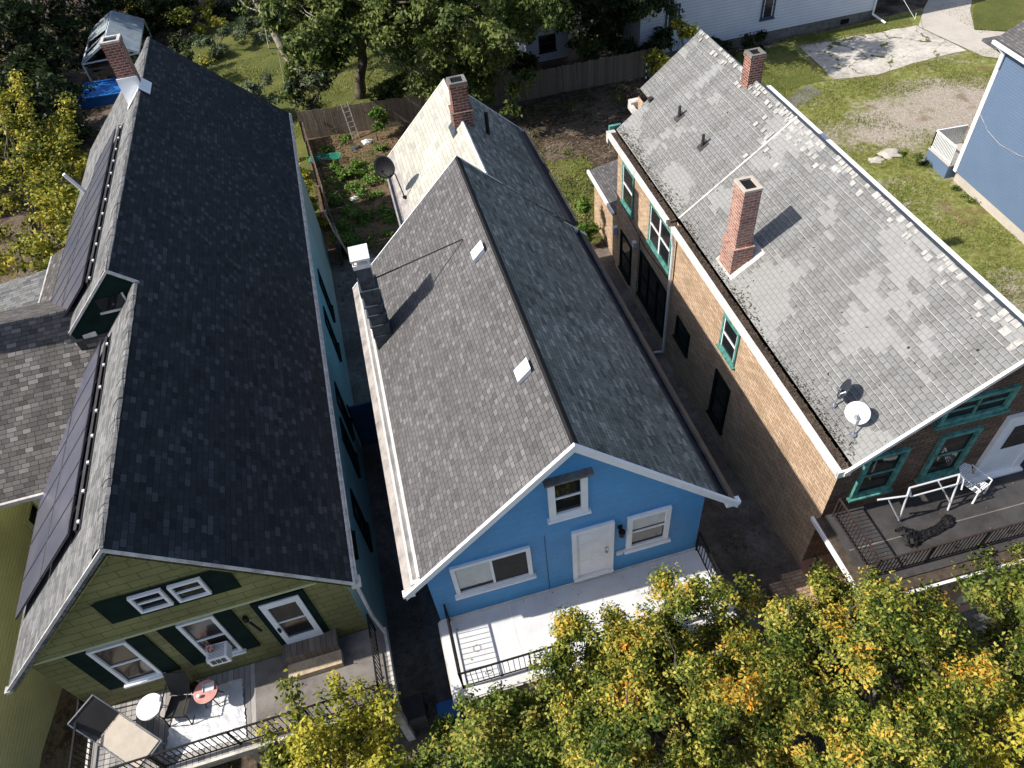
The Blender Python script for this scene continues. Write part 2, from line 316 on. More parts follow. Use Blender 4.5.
M['leaf_grass'] = leaf_mat('leaf_grass', [(.3, (.10,.13,.03)), (.5, (.22,.25,.06)), (.65, (.34,.33,.12)), (.75, (.46,.40,.2))], .5, .3)
def solar_mat():
    m, nt, b = new_mat('solar_cells')
    uv = nt.nodes.new('ShaderNodeUVMap')
    br = nt.nodes.new('ShaderNodeTexBrick'); nt.links.new(uv.outputs[0], br.inputs['Vector']); br.offset = 0
    br.inputs['Scale'].default_value = 1; br.inputs['Brick Width'].default_value = .158; br.inputs['Row Height'].default_value = .158
    br.inputs['Mortar Size'].default_value = .004
    br.inputs['Color1'].default_value = (.055,.06,.095,1); br.inputs['Color2'].default_value = (.07,.072,.11,1); br.inputs['Mortar'].default_value = (.11,.115,.15,1)
    n = noise(nt, uv.outputs[0], .8, 5)
    c = mixc(nt, ramp(nt, n.outputs[0], [(.4, (0,)*3), (.75, (.3,)*3)]).outputs[0], br.outputs['Color'], (.20,.19,.17))
    nt.links.new(c, b.inputs['Base Color']); b.inputs['Roughness'].default_value = .28
    return m
M['solar'] = solar_mat()

# ------------------------------------------------------------------ mesh builder
def auto_uv(me):
    uvl = me.uv_layers.new(name='UVMap')
    for p in me.polygons:
        n = p.normal
        if abs(n.z) > .985: t = Vector((1,0,0)); v = Vector((0,1,0))
        else:
            t = Vector((0,0,1)).cross(n).normalized(); v = n.cross(t).normalized()
        for li in p.loop_indices:
            co = me.vertices[me.loops[li].vertex_index].co
            uvl.data[li].uv = (co.dot(t), co.dot(v))

class MB:
    def __init__(s): s.v = []; s.f = []
    def poly(s, pts):
        i = len(s.v); s.v += [tuple(p) for p in pts]; s.f.append(tuple(range(i, i+len(pts)))); return s
    def box(s, x0, x1, y0, y1, z0, z1):
        if x0 > x1: x0, x1 = x1, x0
        if y0 > y1: y0, y1 = y1, y0
        if z0 > z1: z0, z1 = z1, z0
        i = len(s.v)
        s.v += [(x0,y0,z0),(x1,y0,z0),(x1,y1,z0),(x0,y1,z0),(x0,y0,z1),(x1,y0,z1),(x1,y1,z1),(x0,y1,z1)]
        for q in ((0,3,2,1),(4,5,6,7),(0,1,5,4),(1,2,6,5),(2,3,7,6),(3,0,4,7)): s.f.append(tuple(i+k for k in q))
        return s
    def hexa(s, bot, top):
        """prism between two quads (each counter-clockwise from above)"""
        i = len(s.v); n = len(bot); s.v += [tuple(p) for p in bot] + [tuple(p) for p in top]
        s.f.append(tuple(i+k for k in reversed(range(n)))); s.f.append(tuple(i+n+k for k in range(n)))
        for k in range(n):
            j = (k+1) % n; s.f.append((i+k, i+j, i+n+j, i+n+k))
        return s
    def slab(s, pts, t):
        """thick sheet: the outline is the top, thickness t against its normal"""
        P = [Vector(p) for p in pts]; n = Vector((0,0,0))
        for a in range(len(P)): n += P[a].cross(P[(a+1) % len(P)])
        n.normalize()
        if n.z < 0: P.reverse(); n = -n
        return s.hexa([p - n*t for p in P], P)
    def tube(s, p, q, r, r2=None, n=8, caps=True):
        p = Vector(p); q = Vector(q); r2 = r if r2 is None else r2
        d = (q-p); 
        if d.length < 1e-6: return s
        d.normalize(); a = d.orthogonal().normalized(); b = d.cross(a); i = len(s.v)
        for k in range(n):
            an = 2*math.pi*k/n; o = a*math.cos(an)+b*math.sin(an)
            s.v.append(tuple(p+o*r)); s.v.append(tuple(q+o*r2))
        for k in range(n):
            j = (k+1) % n; s.f.append((i+2*k, i+2*j, i+2*j+1, i+2*k+1))
        if caps:
            s.f.append(tuple(i+2*k for k in reversed(range(n)))); s.f.append(tuple(i+2*k+1 for k in range(n)))
        return s
    def path(s, pts, r, n=6):
        for a, b in zip(pts[:-1], pts[1:]): s.tube(a, b, r, n=n)
        return s
    def bar(s, p, q, w, h):
        """rectangular bar from p to q: w horizontal, h upright"""
        p = Vector(p); q = Vector(q); d = (q-p).normalized(); a = Vector((0,0,1)).cross(d)
        if a.length < 1e-4: a = Vector((1,0,0))
        a.normalize(); b = d.cross(a).normalized(); a = a*w/2; b = b*h/2
        return s.hexa([p-a-b, p+a-b, p+a+b, p-a+b], [q-a-b, q+a-b, q+a+b, q-a+b])
    def build(s, name, mat, parent=None, off=None, smooth=False, label=None):
        me = bpy.data.meshes.new(name)
        vs = s.v if off is None else [(x-off[0], y-off[1], z-off[2]) for x, y, z in s.v]
        me.from_pydata(vs, [], s.f); me.update()
        bm = bmesh.new(); bm.from_mesh(me)
        if smooth: bmesh.ops.remove_doubles(bm, verts=bm.verts, dist=1e-5)
        bmesh.ops.recalc_face_normals(bm, faces=bm.faces); bm.to_mesh(me); bm.free()
        auto_uv(me)
        o = bpy.data.objects.new(name, me); COL.objects.link(o)
        if isinstance(mat, str): mat = M[mat]
        me.materials.append(mat)
        if smooth:
            for p in me.polygons: p.use_smooth = True
        if parent: o.parent = parent
        if label: o['label'] = label
        return o

def thing(name, label, cat, loc=(0,0,0), rz=0, group=None):
    o = bpy.data.objects.new(name, None); COL.objects.link(o); o.location = loc; o.rotation_euler = (0,0,rz)
    o.empty_display_size = .2
    o['label'] = label; o['category'] = cat
    if group: o['group'] = group
    return o
def tag(o, label, cat, group=None, kind=None):
    o['label'] = label; o['category'] = cat
    if group: o['group'] = group
    if kind: o['kind'] = kind
    return o

class House:
    """a yawed house: geometry given in its own frame, measured from the street corner"""
    def __init__(s, name, label, cat, piv, yaw):
        s.root = thing(name, label, cat, piv, R(yaw)); s.piv = piv
    def add(s, mb, name, mat, parent=None, **kw): return mb.build(name, mat, parent or s.root, off=s.piv, **kw)

def wall_frame(H, kind):
    pass

def window_front(H, x0, x1, z0, z1, y, fr='white', fw=.1, depth=.07, glass='glass', sill=True, meeting=True, vert=0, face=-1, blind=None, name='window'):
    """window in a wall that faces -Y; the frame stands proud, sash and pane sit back inside it"""
    f = MB(); d = y-depth
    f.box(x0, x0+fw, d, y, z0, z1).box(x1-fw, x1, d, y, z0, z1).box(x0+fw, x1-fw, d, y, z1-fw, z1).box(x0+fw, x1-fw, d, y, z0, z0+fw)
    w = H.add(f, name, fr)
    if sill: H.add(MB().box(x0-.06, x1+.06, y-depth-.06, y-.003, z0-.07, z0-.002), 'sill', fr, w)
    p = MB().box(x0+fw, x1-fw, y-.012, y-.002, z0+fw, z1-fw); H.add(p, 'pane', glass, w)
    s = MB(); zm = (z0+z1)/2
    if meeting: s.box(x0+fw+.001, x1-fw-.001, y-.045, y-.013, zm-.025, zm+.025)
    for k in range(vert):
        xm = x0+(x1-x0)*(k+1)/(vert+1); s.box(xm-.03, xm+.03, y-.05, y-.013, z0+fw+.001, z1-fw-.001)
    if meeting or vert: H.add(s, 'sash', fr, w)
    if blind:
        H.add(MB().box(x0+fw+.01+blind[0]*(x1-x0), x0+blind[1]*(x1-x0)-.01, y-.02, y-.0125, z0+fw+blind[2]*(z1-z0), z1-fw-.01), 'blind', 'blind', w)
    return w

def window_side(H, y0, y1, z0, z1, x, s, fr='white', fw=.1, depth=.06, glass='glass', meeting=True, vert=0, name='window', pale=False):
    """window in a wall whose outside is towards s*X"""
    f = MB(); d = x+s*depth
    f.box(d, x, y0, y0+fw, z0, z1).box(d, x, y1-fw, y1, z0, z1).box(d, x, y0+fw, y1-fw, z1-fw, z1).box(d, x, y0+fw, y1-fw, z0, z0+fw)
    w = H.add(f, name, fr)
    H.add(MB().box(x+s*.003, x+s*(depth+.05), y0-.05, y1+.05, z0-.07, z0-.002), 'sill', fr, w)
    H.add(MB().box(x+s*.002, x+s*.012, y0+fw, y1-fw, z0+fw, z1-fw), 'pane', glass, w)
    sb = MB(); zm = (z0+z1)/2
    iw = .05
    sb.box(x+s*.013, x+s*.04, y0+fw+.001, y0+fw+iw, z0+fw+.001, z1-fw-.001).box(x+s*.013, x+s*.04, y1-fw-iw, y1-fw-.001, z0+fw+.001, z1-fw-.001)
    if meeting: sb.box(x+s*.013, x+s*.045, y0+fw+iw+.001, y1-fw-iw-.001, zm-.025, zm+.025)
    for k in range(vert):
        ym = y0+(y1-y0)*(k+1)/(vert+1); sb.box(x+s*.013, x+s*.05, ym-.06, ym+.06, z0+fw+.001, z1-fw-.001)
    H.add(sb, 'sash', 'white' if pale else fr, w)
    return w

def railing(H, pts, h, mat, name='railing', step=.13, r=.011, posts=True, parent=None, scroll=True, z0=None):
    """iron railing along pts (deck level): two rails, balusters and posts"""
    b = MB(); p_ = MB()
    for a, c in zip(pts[:-1], pts[1:]):
        a = Vector(a); c = Vector(c); L = (c-a).length; n = max(1, int(L/step))
        b.bar(a+Vector((0,0,h)), c+Vector((0,0,h)), .045, .03); b.bar(a+Vector((0,0,.1)), c+Vector((0,0,.1)), .03, .025)
        for k in range(1, n):
            q = a.lerp(c, k/n); b.bar(q+Vector((0,0,.11)), q+Vector((0,0,h-.01)), r*1.5, r*1.5)
        if scroll:
            m = max(1, int(L/1.3))
            for k in range(m):
                q = a.lerp(c, (k+.5)/m)+Vector((0,0,h*.55)); d = (c-a).normalized()
                for i in range(8):
                    t0 = 2*math.pi*i/8; t1 = 2*math.pi*(i+1)/8
                    b.tube(q+d*.09*math.cos(t0)+Vector((0,0,.09*math.sin(t0))), q+d*.09*math.cos(t1)+Vector((0,0,.09*math.sin(t1))), .008, n=5)
    rl = H.add(b, name, mat, parent)
    if posts:
        for a, c in zip(pts[:-1], pts[1:]):
            a = Vector(a); c = Vector(c); m = max(1, round((c-a).length/1.6))
            for k in range(m+1):
                q = a.lerp(c, k/m); H.add(MB().bar(q, q+Vector((0,0,h+.03)), .04, .04), 'post', mat, rl)
    return rl

def chimney(H, x0, x1, y0, y1, z0, z1, mat, band=None, cap='dirty_white', parent=None, flare=0, flash=None, flues=1, corbel=True, lab=None):
    m = MB()
    if band: m.box(x0-.06, x1+.06, y0-.06, y1+.06, z0, band).box(x0-.085, x1+.085, y0-.085, y1+.085, band+.001, band+.05).box(x0, x1, y0, y1, band+.051, z1-.18)
    else: m.box(x0, x1, y0, y1, z0, z1-.18)
    if corbel: m.box(x0-.03, x1+.03, y0-.03, y1+.03, z1-.179, z1-.07)
    else: m.box(x0, x1, y0, y1, z1-.179, z1-.07)
    c = H.add(m, 'chimney', mat, parent, label=lab)
    k = MB(); w = .1
    X0, X1, Y0, Y1 = x0-.02, x1+.02, y0-.02, y1+.02
    k.box(X0, X1, Y0, Y0+w, z1-.069, z1).box(X0, X1, Y1-w, Y1, z1-.069, z1).box(X0, X0+w, Y0+w, Y1-w, z1-.069, z1).box(X1-w, X1, Y0+w, Y1-w, z1-.069, z1)
    H.add(k, 'chimney_cap', cap, c)
    H.add(MB().box(X0+w, X1-w, Y0+w, Y1-w, z1-.068, z1-.06), 'flue', 'black_iron', c)
    return c

# ------------------------------------------------------------------ ground
GK = [(-400, 0.), (1., 0.), (3., -.45), (9., -1.), (600, -1.)]
def gz(y):
    for (a, za), (b, zb) in zip(GK[:-1], GK[1:]):
        if a <= y <= b: return za+(zb-za)*(y-a)/(b-a)
    return -1.
def sheet(name, pts, mat, lift=0., kind='structure', grid=None):
    """sheet draped over the ground"""
    bm = bmesh.new(); vs = [bm.verts.new((x, y, 0)) for x, y in pts]; bm.faces.new(vs)
    for yk in (1., 3., 9.):
        bmesh.ops.bisect_plane(bm, geom=bm.verts[:]+bm.edges[:]+bm.faces[:], plane_co=(0, yk, 0), plane_no=(0, 1, 0))
    for v in bm.verts: v.co.z = gz(v.co.y)+lift
    bmesh.ops.recalc_face_normals(bm, faces=bm.faces)
    if sum(f.normal.z for f in bm.faces) < 0: bmesh.ops.reverse_faces(bm, faces=bm.faces)
    me = bpy.data.meshes.new(name); bm.to_mesh(me); bm.free(); auto_uv(me)
    o = bpy.data.objects.new(name, me); COL.objects.link(o); me.materials.append(M[mat]); o['kind'] = kind
    return o
def ragged(pts, amp=.15, step=.6, seed=1):
    rnd = random.Random(seed); out = []
    for i, a in enumerate(pts):
        b = pts[(i+1) % len(pts)]; a = Vector(a); b = Vector(b); n = max(1, int((b-a).length/step))
        for k in range(n):
            q = a.lerp(b, k/n); out.append((q.x+rnd.uniform(-amp, amp), q.y+rnd.uniform(-amp, amp)))
    return out

sheet('ground', [(-300,-200),(300,-200),(300,400),(-300,400)], 'dirt')

def lot_mat():
    """grass worn through to gravel: masks from noise and the place on the lot"""
    m, nt, b = new_mat('lot')
    tc = nt.nodes.new('ShaderNodeTexCoord'); o = tc.outputs['Object']
    nA = noise(nt, o, .28, 12, .72); nB = noise(nt, o, 3.2, 8, .75); nC = noise(nt, o, 26, 4, .75)
    grass = ramp(nt, nB.outputs[0], [(.3, (.10,.12,.03)), (.48, (.23,.25,.065)), (.6, (.34,.33,.12)), (.75, (.48,.42,.22))]).outputs[0]
    vor = nt.nodes.new('ShaderNodeTexVoronoi'); vor.inputs['Scale'].default_value = 9; nt.links.new(o, vor.inputs['Vector'])
    gravel = mixc(nt, .6, ramp(nt, nC.outputs[0], [(.3, (.29,.23,.17)), (.5, (.58,.49,.39)), (.7, (.84,.75,.64))]).outputs[0], ramp(nt, vor.outputs['Distance'], [(0, (1.3,)*3), (.6, (.6,)*3)]).outputs[0], 'MULTIPLY')
    hs = nt.nodes.new('ShaderNodeHueSaturation'); hs.inputs['Saturation'].default_value = .9; nt.links.new(gravel, hs.inputs['Color']); gravel = hs.outputs[0]
    # gravelly middle of the lot around (33, 23) and thin tracks
    sep = nt.nodes.new('ShaderNodeSeparateXYZ'); nt.links.new(o, sep.inputs[0])
    dx = mathn(nt, 'DIVIDE', mathn(nt, 'SUBTRACT', sep.outputs[0], 32.), 5.5); dy = mathn(nt, 'DIVIDE', mathn(nt, 'SUBTRACT', sep.outputs[1], 23.6), 3.4)
    d = mathn(nt, 'ADD', mathn(nt, 'MULTIPLY', dx, dx), mathn(nt, 'MULTIPLY', dy, dy))
    f = mathn(nt, 'SUBTRACT', mathn(nt, 'ADD', mathn(nt, 'MULTIPLY', nA.outputs[0], 1.3), mathn(nt, 'MULTIPLY', nB.outputs[0], .55)), mathn(nt, 'MINIMUM', mathn(nt, 'MULTIPLY', d, .25), .34))
    fm = ramp(nt, f, [(.62, (0,)*3), (.78, (1,)*3)]).outputs[0]
    c = mixc(nt, fm, grass, gravel)
    n4 = noise(nt, o, .6, 6, .6)
    c = mixc(nt, mathn(nt, 'MULTIPLY', ramp(nt, n4.outputs[0], [(.56, (0,)*3), (.66, (1,)*3)]).outputs[0], .6), c, (.22,.14,.075))
    c = mixc(nt, .9, c, ramp(nt, nC.outputs[0], [(.3, (.6,)*3), (.7, (1.3,)*3)]).outputs[0], 'MULTIPLY')
    nt.links.new(c, b.inputs['Base Color']); b.inputs['Roughness'].default_value = .95; b.inputs['Specular IOR Level'].default_value = .1
    bump(nt, b, mathn(nt, 'ADD', nB.outputs[0], nC.outputs[0]), 1., .08)
    return m
M['lot'] = lot_mat()
sheet('vacant_lot', [(16.4,-6),(60,-6),(60,35.9),(44,36.5),(16.0,34.6)], 'lot', .004)
sheet('side_lawn', ragged([(20.5,28.9),(28.0,29.4),(28.6,35.0),(20.5,34.8)], .1, .8, 4), 'grass', .012)
sheet('verge_strip', ragged([(28.8,34.9),(37.3,34.2),(37.9,35.5),(28.8,35.7)], .06, .8, 14), 'grass', .016)
sheet('patio_slab', ragged([(28.5,29.2),(29.0,34.4),(37.2,33.8),(37.7,29.3),(34.6,29.2),(31.2,28.8)], .10, .7, 2), 'concrete', .03)
sheet('slab_fragment', ragged([(23.6,26.4),(27.0,28.2),(26.7,29.3),(23.2,27.9)], .15, .5, 3), 'stone', .02)
sheet('sidewalk', [(37.3,33.6),(39.6,36.2),(42.1,38.6),(44.6,37.6),(41.8,34.4),(40.0,31.6),(42.3,29.9),(52,24.5),(51,21.8),(39.3,27.0),(38.0,28.2)], 'sidewalk', .05)
sheet('verge_lawn', [(40.1,31.7),(41.9,34.3),(44.0,36.2),(47.5,33.3),(44.5,30.6),(42.3,30.0)], 'lawn', .06)
sheet('road', [(44.4,36.6),(48.0,33.2),(52,29.5),(90,8),(110,30),(60,60)], 'asphalt', .03)
sheet('alley_paving', [(-3.6,-3),(-1.4,-3),(-1.4,22.2),(-3.7,22.2)], 'alley', .004)
sheet('brick_alley', [(5.6,-3),(9.4,-3),(9.9,18.5),(5.7,18.5)], 'alley', .005)
sheet('weedy_yard', [(-3.6,22.2),(.6,22.2),(.7,18),(5.6,18),(5.9,34.6),(-3.9,35.6)], 'leaf_litter', .006)
sheet('shaded_yard', [(5.9,18.5),(10.0,18.5),(10.6,25),(18.2,27),(18.4,34.6),(5.9,34.6)], 'dirt', .008)
sheet('back_lawn', [(-13,36.2),(-4.2,36.0),(1.5,35.0),(8,35.2),(8,52),(-8,62),(-16,52)], 'lawn', .006)
sheet('side_strip', [(-5.6,23.6),(-3.7,23.6),(-4.1,36),(-6.5,36)], 'lawn', .007)
sheet('side_yard_grass', ragged([(8.3,19.0),(10.0,19.2),(11.6,26.5),(9.0,27.2),(7.2,22)], .25, .5, 8), 'grass', .014)
sheet('porch_walk', [(-2.2,-2.7),(-1.45,-2.7),(-1.45,3),(-2.2,3)], 'stone', .05)
sheet('garden_path', [(9.2,-.2),(9.6,-5),(17,-5),(17,-.2)], 'stone', .012)
sheet('street', [(-60,-60),(60,-60),(60,-13),(-60,-13)], 'asphalt', .01)

# ------------------------------------------------------------------ blue house (middle)
B = House('blue_house', 'bright blue gabled house in the middle with a white front deck', 'house', (2.1, 0, 0), 0)
w = MB()
XL, XR = -1.44, 5.64
w.poly([(XL,0,-1.2),(XR,0,-1.2),(XR,0,5.9),(2.22,0,9.45),(XL,0,5.9)])
w.poly([(XL,11,-1.2),(XR,11,-1.2),(XR,11,5.9),(2.22,11,9.45),(XL,11,5.9)])
w.poly([(XL,0,-1.2),(XL,11,-1.2),(XL,11,5.9),(XL,0,5.9)]).poly([(XR,0,-1.2),(XR,11,-1.2),(XR,11,5.9),(XR,0,5.9)])
B.add(w, 'wall', 'blue_siding')
w = MB(); w.box(.75, 5.5, 11.01, 17.8, -1.2, 6.3).hexa([(.75,17.79,6.3),(5.5,17.79,6.3),(5.5,17.8,6.3),(.75,17.8,6.3)], [(3.05,17.79,8.6),(3.07,17.79,8.6),(3.07,17.8,8.6),(3.05,17.8,8.6)])
B.add(w, 'rear_wall', 'blue_siding')
zr = 9.705
YF, YB = -.4, 11.04
def slope_pts(x0, z0, x1, z1, y0, y1): return [(x0,y0,z0),(x1,y0,z1),(x1,y1,z1),(x0,y1,z0)]
# box gutters sit inside the eaves, so the shingles stop at x -1.52 / 5.78
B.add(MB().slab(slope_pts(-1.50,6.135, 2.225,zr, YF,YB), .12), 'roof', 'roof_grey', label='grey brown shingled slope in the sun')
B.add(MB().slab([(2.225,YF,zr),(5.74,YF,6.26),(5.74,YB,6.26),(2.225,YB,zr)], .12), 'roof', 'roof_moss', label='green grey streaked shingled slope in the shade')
rc = MB()
rc.slab([(2.17,YF+.01,zr-.035),(2.225,YF+.01,zr+.02),(2.225,YB-.01,zr+.02),(2.17,YB-.01,zr-.035)], .03).slab([(2.225,YF+.01,zr+.02),(2.33,YF+.01,zr-.075),(2.33,YB-.01,zr-.075),(2.225,YB-.01,zr+.02)], .03)
B.add(rc, 'ridge_cap', 'black_iron')
g = MB()   # left box gutter: shingled apron outside, white trough inside
g.slab([(-1.95,YF,5.71),(-1.74,YF,5.90),(-1.74,YB,5.90),(-1.95,YB,5.71)], .1)
B.add(g, 'eave_apron', 'gutter_pale')
g = MB(); g.box(-1.739,-1.69,YF+.12,YB,5.80,5.99).box(-1.689,-1.56,YF+.12,YB,5.82,5.90).box(-1.559,-1.50,YF+.12,YB,5.82,6.10).box(-1.739,-1.50,YF+.02,YF+.119,5.8,6.04)
B.add(g, 'gutter', 'gutter_white')
g = MB(); g.slab([(6.29,YF,5.72),(6.06,YF,5.94),(6.06,YB,5.94),(6.29,YB,5.72)], .1).box(6.0,6.059,YF+.1,YB,5.85,6.03).box(5.74,5.80,YF+.1,YB,5.9,6.235).box(5.801,5.999,YF+.1,YB,5.86,5.93)
B.add(g, 'gutter', 'gutter_dark', label='dark box gutter')
# white rakes on the front and rear gable
r = MB()
for (x0, z0, x1, z1) in ((-1.95, 5.74, 2.225, zr+.02), (2.225, zr+.02, 6.31, 5.74)):
    for yy, t in ((YF-.045, .05), (YF-.075, .03)):
        h = .26 if t == .05 else .09
        r.hexa([(x0,yy,z0-h),(x1,yy,z1-h),(x1,yy+t,z1-h),(x0,yy+t,z0-h)], [(x0,yy,z0),(x1,yy,z1),(x1,yy+t-.001,z1),(x0,yy+t-.001,z0)])
    r.hexa([(x0,YF+.005,z0-.28),(x1,YF+.005,z1-.28),(x1,-.003,z1-.28),(x0,-.003,z0-.28)], [(x0,YF+.005,z0-.24),(x1,YF+.005,z1-.24),(x1,-.003,z1-.24),(x0,-.003,z0-.24)])
    r.hexa([(x0,YB,z0-.2),(x1,YB,z1-.2),(x1,YB+.04,z1-.2),(x0,YB+.04,z0-.2)], [(x0,YB,z0+.01),(x1,YB,z1+.01),(x1,YB+.04,z1+.01),(x0,YB+.04,z0+.01)])
r.box(6.0,6.36,YF-.05,YF+.12,5.62,5.76).box(-2.0,-1.72,YF-.05,YF+.12,5.6,5.70)
B.add(r, 'rake_board', 'white')
# lower rear part
ZR2 = 8.88
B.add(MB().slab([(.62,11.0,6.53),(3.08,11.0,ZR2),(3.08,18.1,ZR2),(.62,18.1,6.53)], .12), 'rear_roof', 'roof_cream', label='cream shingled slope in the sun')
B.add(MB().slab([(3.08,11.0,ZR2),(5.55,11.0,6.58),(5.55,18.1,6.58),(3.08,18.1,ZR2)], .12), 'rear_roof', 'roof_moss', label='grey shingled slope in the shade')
r = MB()
for (x0, z0, x1, z1) in ((.3, 6.24, 3.08, ZR2+.03), (3.08, ZR2+.03, 5.95, 6.22)):
    r.hexa([(x0,18.1,z0-.2),(x1,18.1,z1-.2),(x1,18.16,z1-.2),(x0,18.16,z0-.2)], [(x0,18.1,z0),(x1,18.1,z1),(x1,18.16,z1),(x0,18.16,z0)])
r.slab([(3.0,11.1,ZR2-.05),(3.08,11.1,ZR2+.03),(3.08,18.1,ZR2+.03),(3.0,18.1,ZR2-.05)], .02).slab([(3.08,11.1,ZR2+.03),(3.13,11.1,ZR2-.02),(3.13,18.1,ZR2-.02),(3.08,18.1,ZR2+.03)], .02)
B.add(r, 'metal_edging', 'gutter_white')
g = MB(); g.slab([(.62,11.05,6.5),(.32,11.05,6.28),(.32,18.1,6.28),(.62,18.1,6.5)], .06).box(.1,.16,11.3,18.1,6.05,6.2).box(.161,.319,11.3,18.1,6.06,6.1)
B.add(g, 'rear_gutter', 'gutter_pale')
g = MB(); g.slab([(5.55,11.05,6.56),(5.8,11.05,6.36),(5.8,18.1,6.36),(5.55,18.1,6.56)], .06).box(6.0,6.06,11.2,18.1,6.1,6.28).box(5.801,5.999,11.2,18.1,6.1,6.15)
B.add(g, 'rear_gutter', 'gutter_dark')
# front openings
wf = window_front(B, -.84, 1.14, 4.27, 5.65, 0, fw=.11, meeting=False, vert=1, blind=(0, .5, .12))
B.add(MB().box(.19,1.02,-.03,-.0125,4.39,5.53), 'insect_screen', 'mesh_dark', wf)
wf = window_front(B, 3.62, 4.75, 4.18, 5.70, 0, fw=.13, blind=(0, 1, .48))
wf = window_front(B, 1.69, 2.61, 6.6, 8.1, 0, fw=.16)
wh = MB(); wh.box(1.6, 2.72, -.20, -.003, 8.12, 8.18)
B.add(wh, 'window_hood', 'stone')
d = MB(); d.box(2.19,2.30,-.08,-.003,3.45,5.75).box(3.17,3.27,-.08,-.003,3.45,5.75).box(2.301,3.169,-.08,-.003,5.64,5.75).box(2.19,3.27,-.13,-.003,3.36,3.449)
dd = B.add(d, 'door', 'white')
l = MB(); l.box(2.302,3.168,-.04,-.004,3.451,5.638)
for a, b_ in ((2.38,2.68),(2.78,3.08)):
    for z0, z1 in ((3.62,4.25),(4.38,5.05),(5.16,5.5)): l.box(a,b_,-.048,-.0401,z0,z1)
B.add(l, 'door_leaf', 'white', dd)
B.add(MB().box(3.04,3.12,-.06,-.049,4.35,4.62).tube((3.08,-.06,4.4),(3.08,-.11,4.4),.03).tube((3.08,-.06,4.57),(3.08,-.08,4.57),.03), 'handle', 'chrome', dd)
B.add(MB().box(3.38,3.5,-.03,-.003,5.28,5.42).tube((3.44,-.14,5.33),(3.44,-.14,5.14),.09,.07,n=12).box(3.42,3.46,-.14,-.03,5.33,5.36), 'wall_lamp', 'black_iron')
B.add(MB().box(3.36,3.54,-.05,-.003,4.02,4.18).box(3.40,3.50,-.07,-.0501,4.05,4.15), 'outlet_cover', 'dish_light')
B.add(MB().box(1.52,1.535,-.012,-.003,3.12,5.9), 'siding_joint', 'blue_board')
# roof vents
for (x, y) in ((1.87, 6.6), (1.86, 2.06)):
    z = 9.705-(2.225-x)*.959
    v = MB(); v.hexa([(x-.17,y-.17,z-.16),(x+.13,y-.17,z+.12),(x+.13,y+.17,z+.12),(x-.17,y+.17,z-.16)], [(x-.20,y-.19,z-.02),(x+.12,y-.17,z+.28),(x+.12,y+.19,z+.28),(x-.20,y+.17,z-.02)])
    B.add(v, 'roof_vent', 'white')
B.add(MB().tube((3.97,15.0,7.9),(3.97,15.0,8.85),.07,n=12), 'vent_pipe', 'black_iron')
# tall metal-clad chimney rising from the left eave
c = MB(); c.box(-1.45,-.95,7.3,7.95,5.4,7.1).box(-1.42,-.98,7.33,7.92,7.101,8.25).box(-1.47,-.93,7.28,7.97,8.251,8.45).box(-1.4,-1.0,7.35,7.9,8.451,9.2)
for z in (6.7, 7.1, 7.5, 7.85): c.box(-1.475,-.925,7.275,7.975,z+.002,z+.05)
ch = B.add(c, 'chimney', 'slate_metal', label='dark metal clad chimney with a white cap')
c = MB(); c.box(-1.44,-.96,7.30,7.94,9.201,9.33).box(-1.46,-.94,7.28,7.96,9.46,9.52)
for x in (-1.4,-1.0):
    for y in (7.35,7.9): c.box(x-.02,x+.02,y-.02,y+.02,9.331,9.459)
B.add(c, 'chimney_cap', 'gutter_white', ch)
B.add(MB().path([(-1.1,7.33,8.75),(.3,7.52,8.95),(1.62,7.65,9.17)], .022, 5), 'stay_rod', 'rust_iron')
chimney(B, 2.83, 3.40, 14.75, 15.3, 7.9, 10.2, 'brick_soot', band=9.15, cap='stone', lab='dark red brick chimney on the rear ridge')
B.add(MB().slab([(2.62,14.45,8.46),(2.79,14.45,8.66),(2.79,15.3,8.66),(2.62,15.3,8.46)],.03), 'chimney_flashing', 'slate_metal')
# deck on the porch roof
dk = MB(); dk.box(XL-.06, 5.86, -2.12, -.004, 2.86, 3.1)
deck = B.add(dk, 'deck', 'white_deck')
for x in (.35, 2.2, 4.05): B.add(MB().box(x,x+.03,-2.1,-.01,3.1005,3.1035), 'membrane_seam', 'gutter_white', deck)
B.add(MB().box(XL,5.8,-.05,-.006,3.101,3.16), 'flashing', 'gutter_white', deck)
B.add(MB().box(XL-.09, 5.89, -2.16, -2.121, 2.78, 3.05).box(XL-.1, XL-.061, -2.12, -.01, 2.78, 3.05).box(5.861,5.9,-2.12,-.01,2.78,3.05), 'fascia', 'dirty_white', deck)
for x in (-1.3, 1.0, 3.4, 5.7): B.add(MB().box(x-.08,x+.08,-2.05,-1.89,.501,2.77), 'porch_post', 'white')
B.add(MB().box(XL,5.8,-2.2,-.01,-.1,.5), 'porch_floor', 'wood_grey')
railing(B, [(-1.22,-.06,3.1),(-1.22,-1.85,3.1)], .9, 'black_iron')
railing(B, [(-1.22,-1.85,3.1),(5.66,-1.85,3.1)], .9, 'black_iron')
railing(B, [(5.66,-1.85,3.1),(5.66,-.06,3.1)], .9, 'black_iron')

# ------------------------------------------------------------------ dark-roofed olive house (left)
PL = (-6.7, .3, 0)
L = House('olive_house', 'long olive green house on the left under a dark roof with solar panels', 'house', PL, .9)
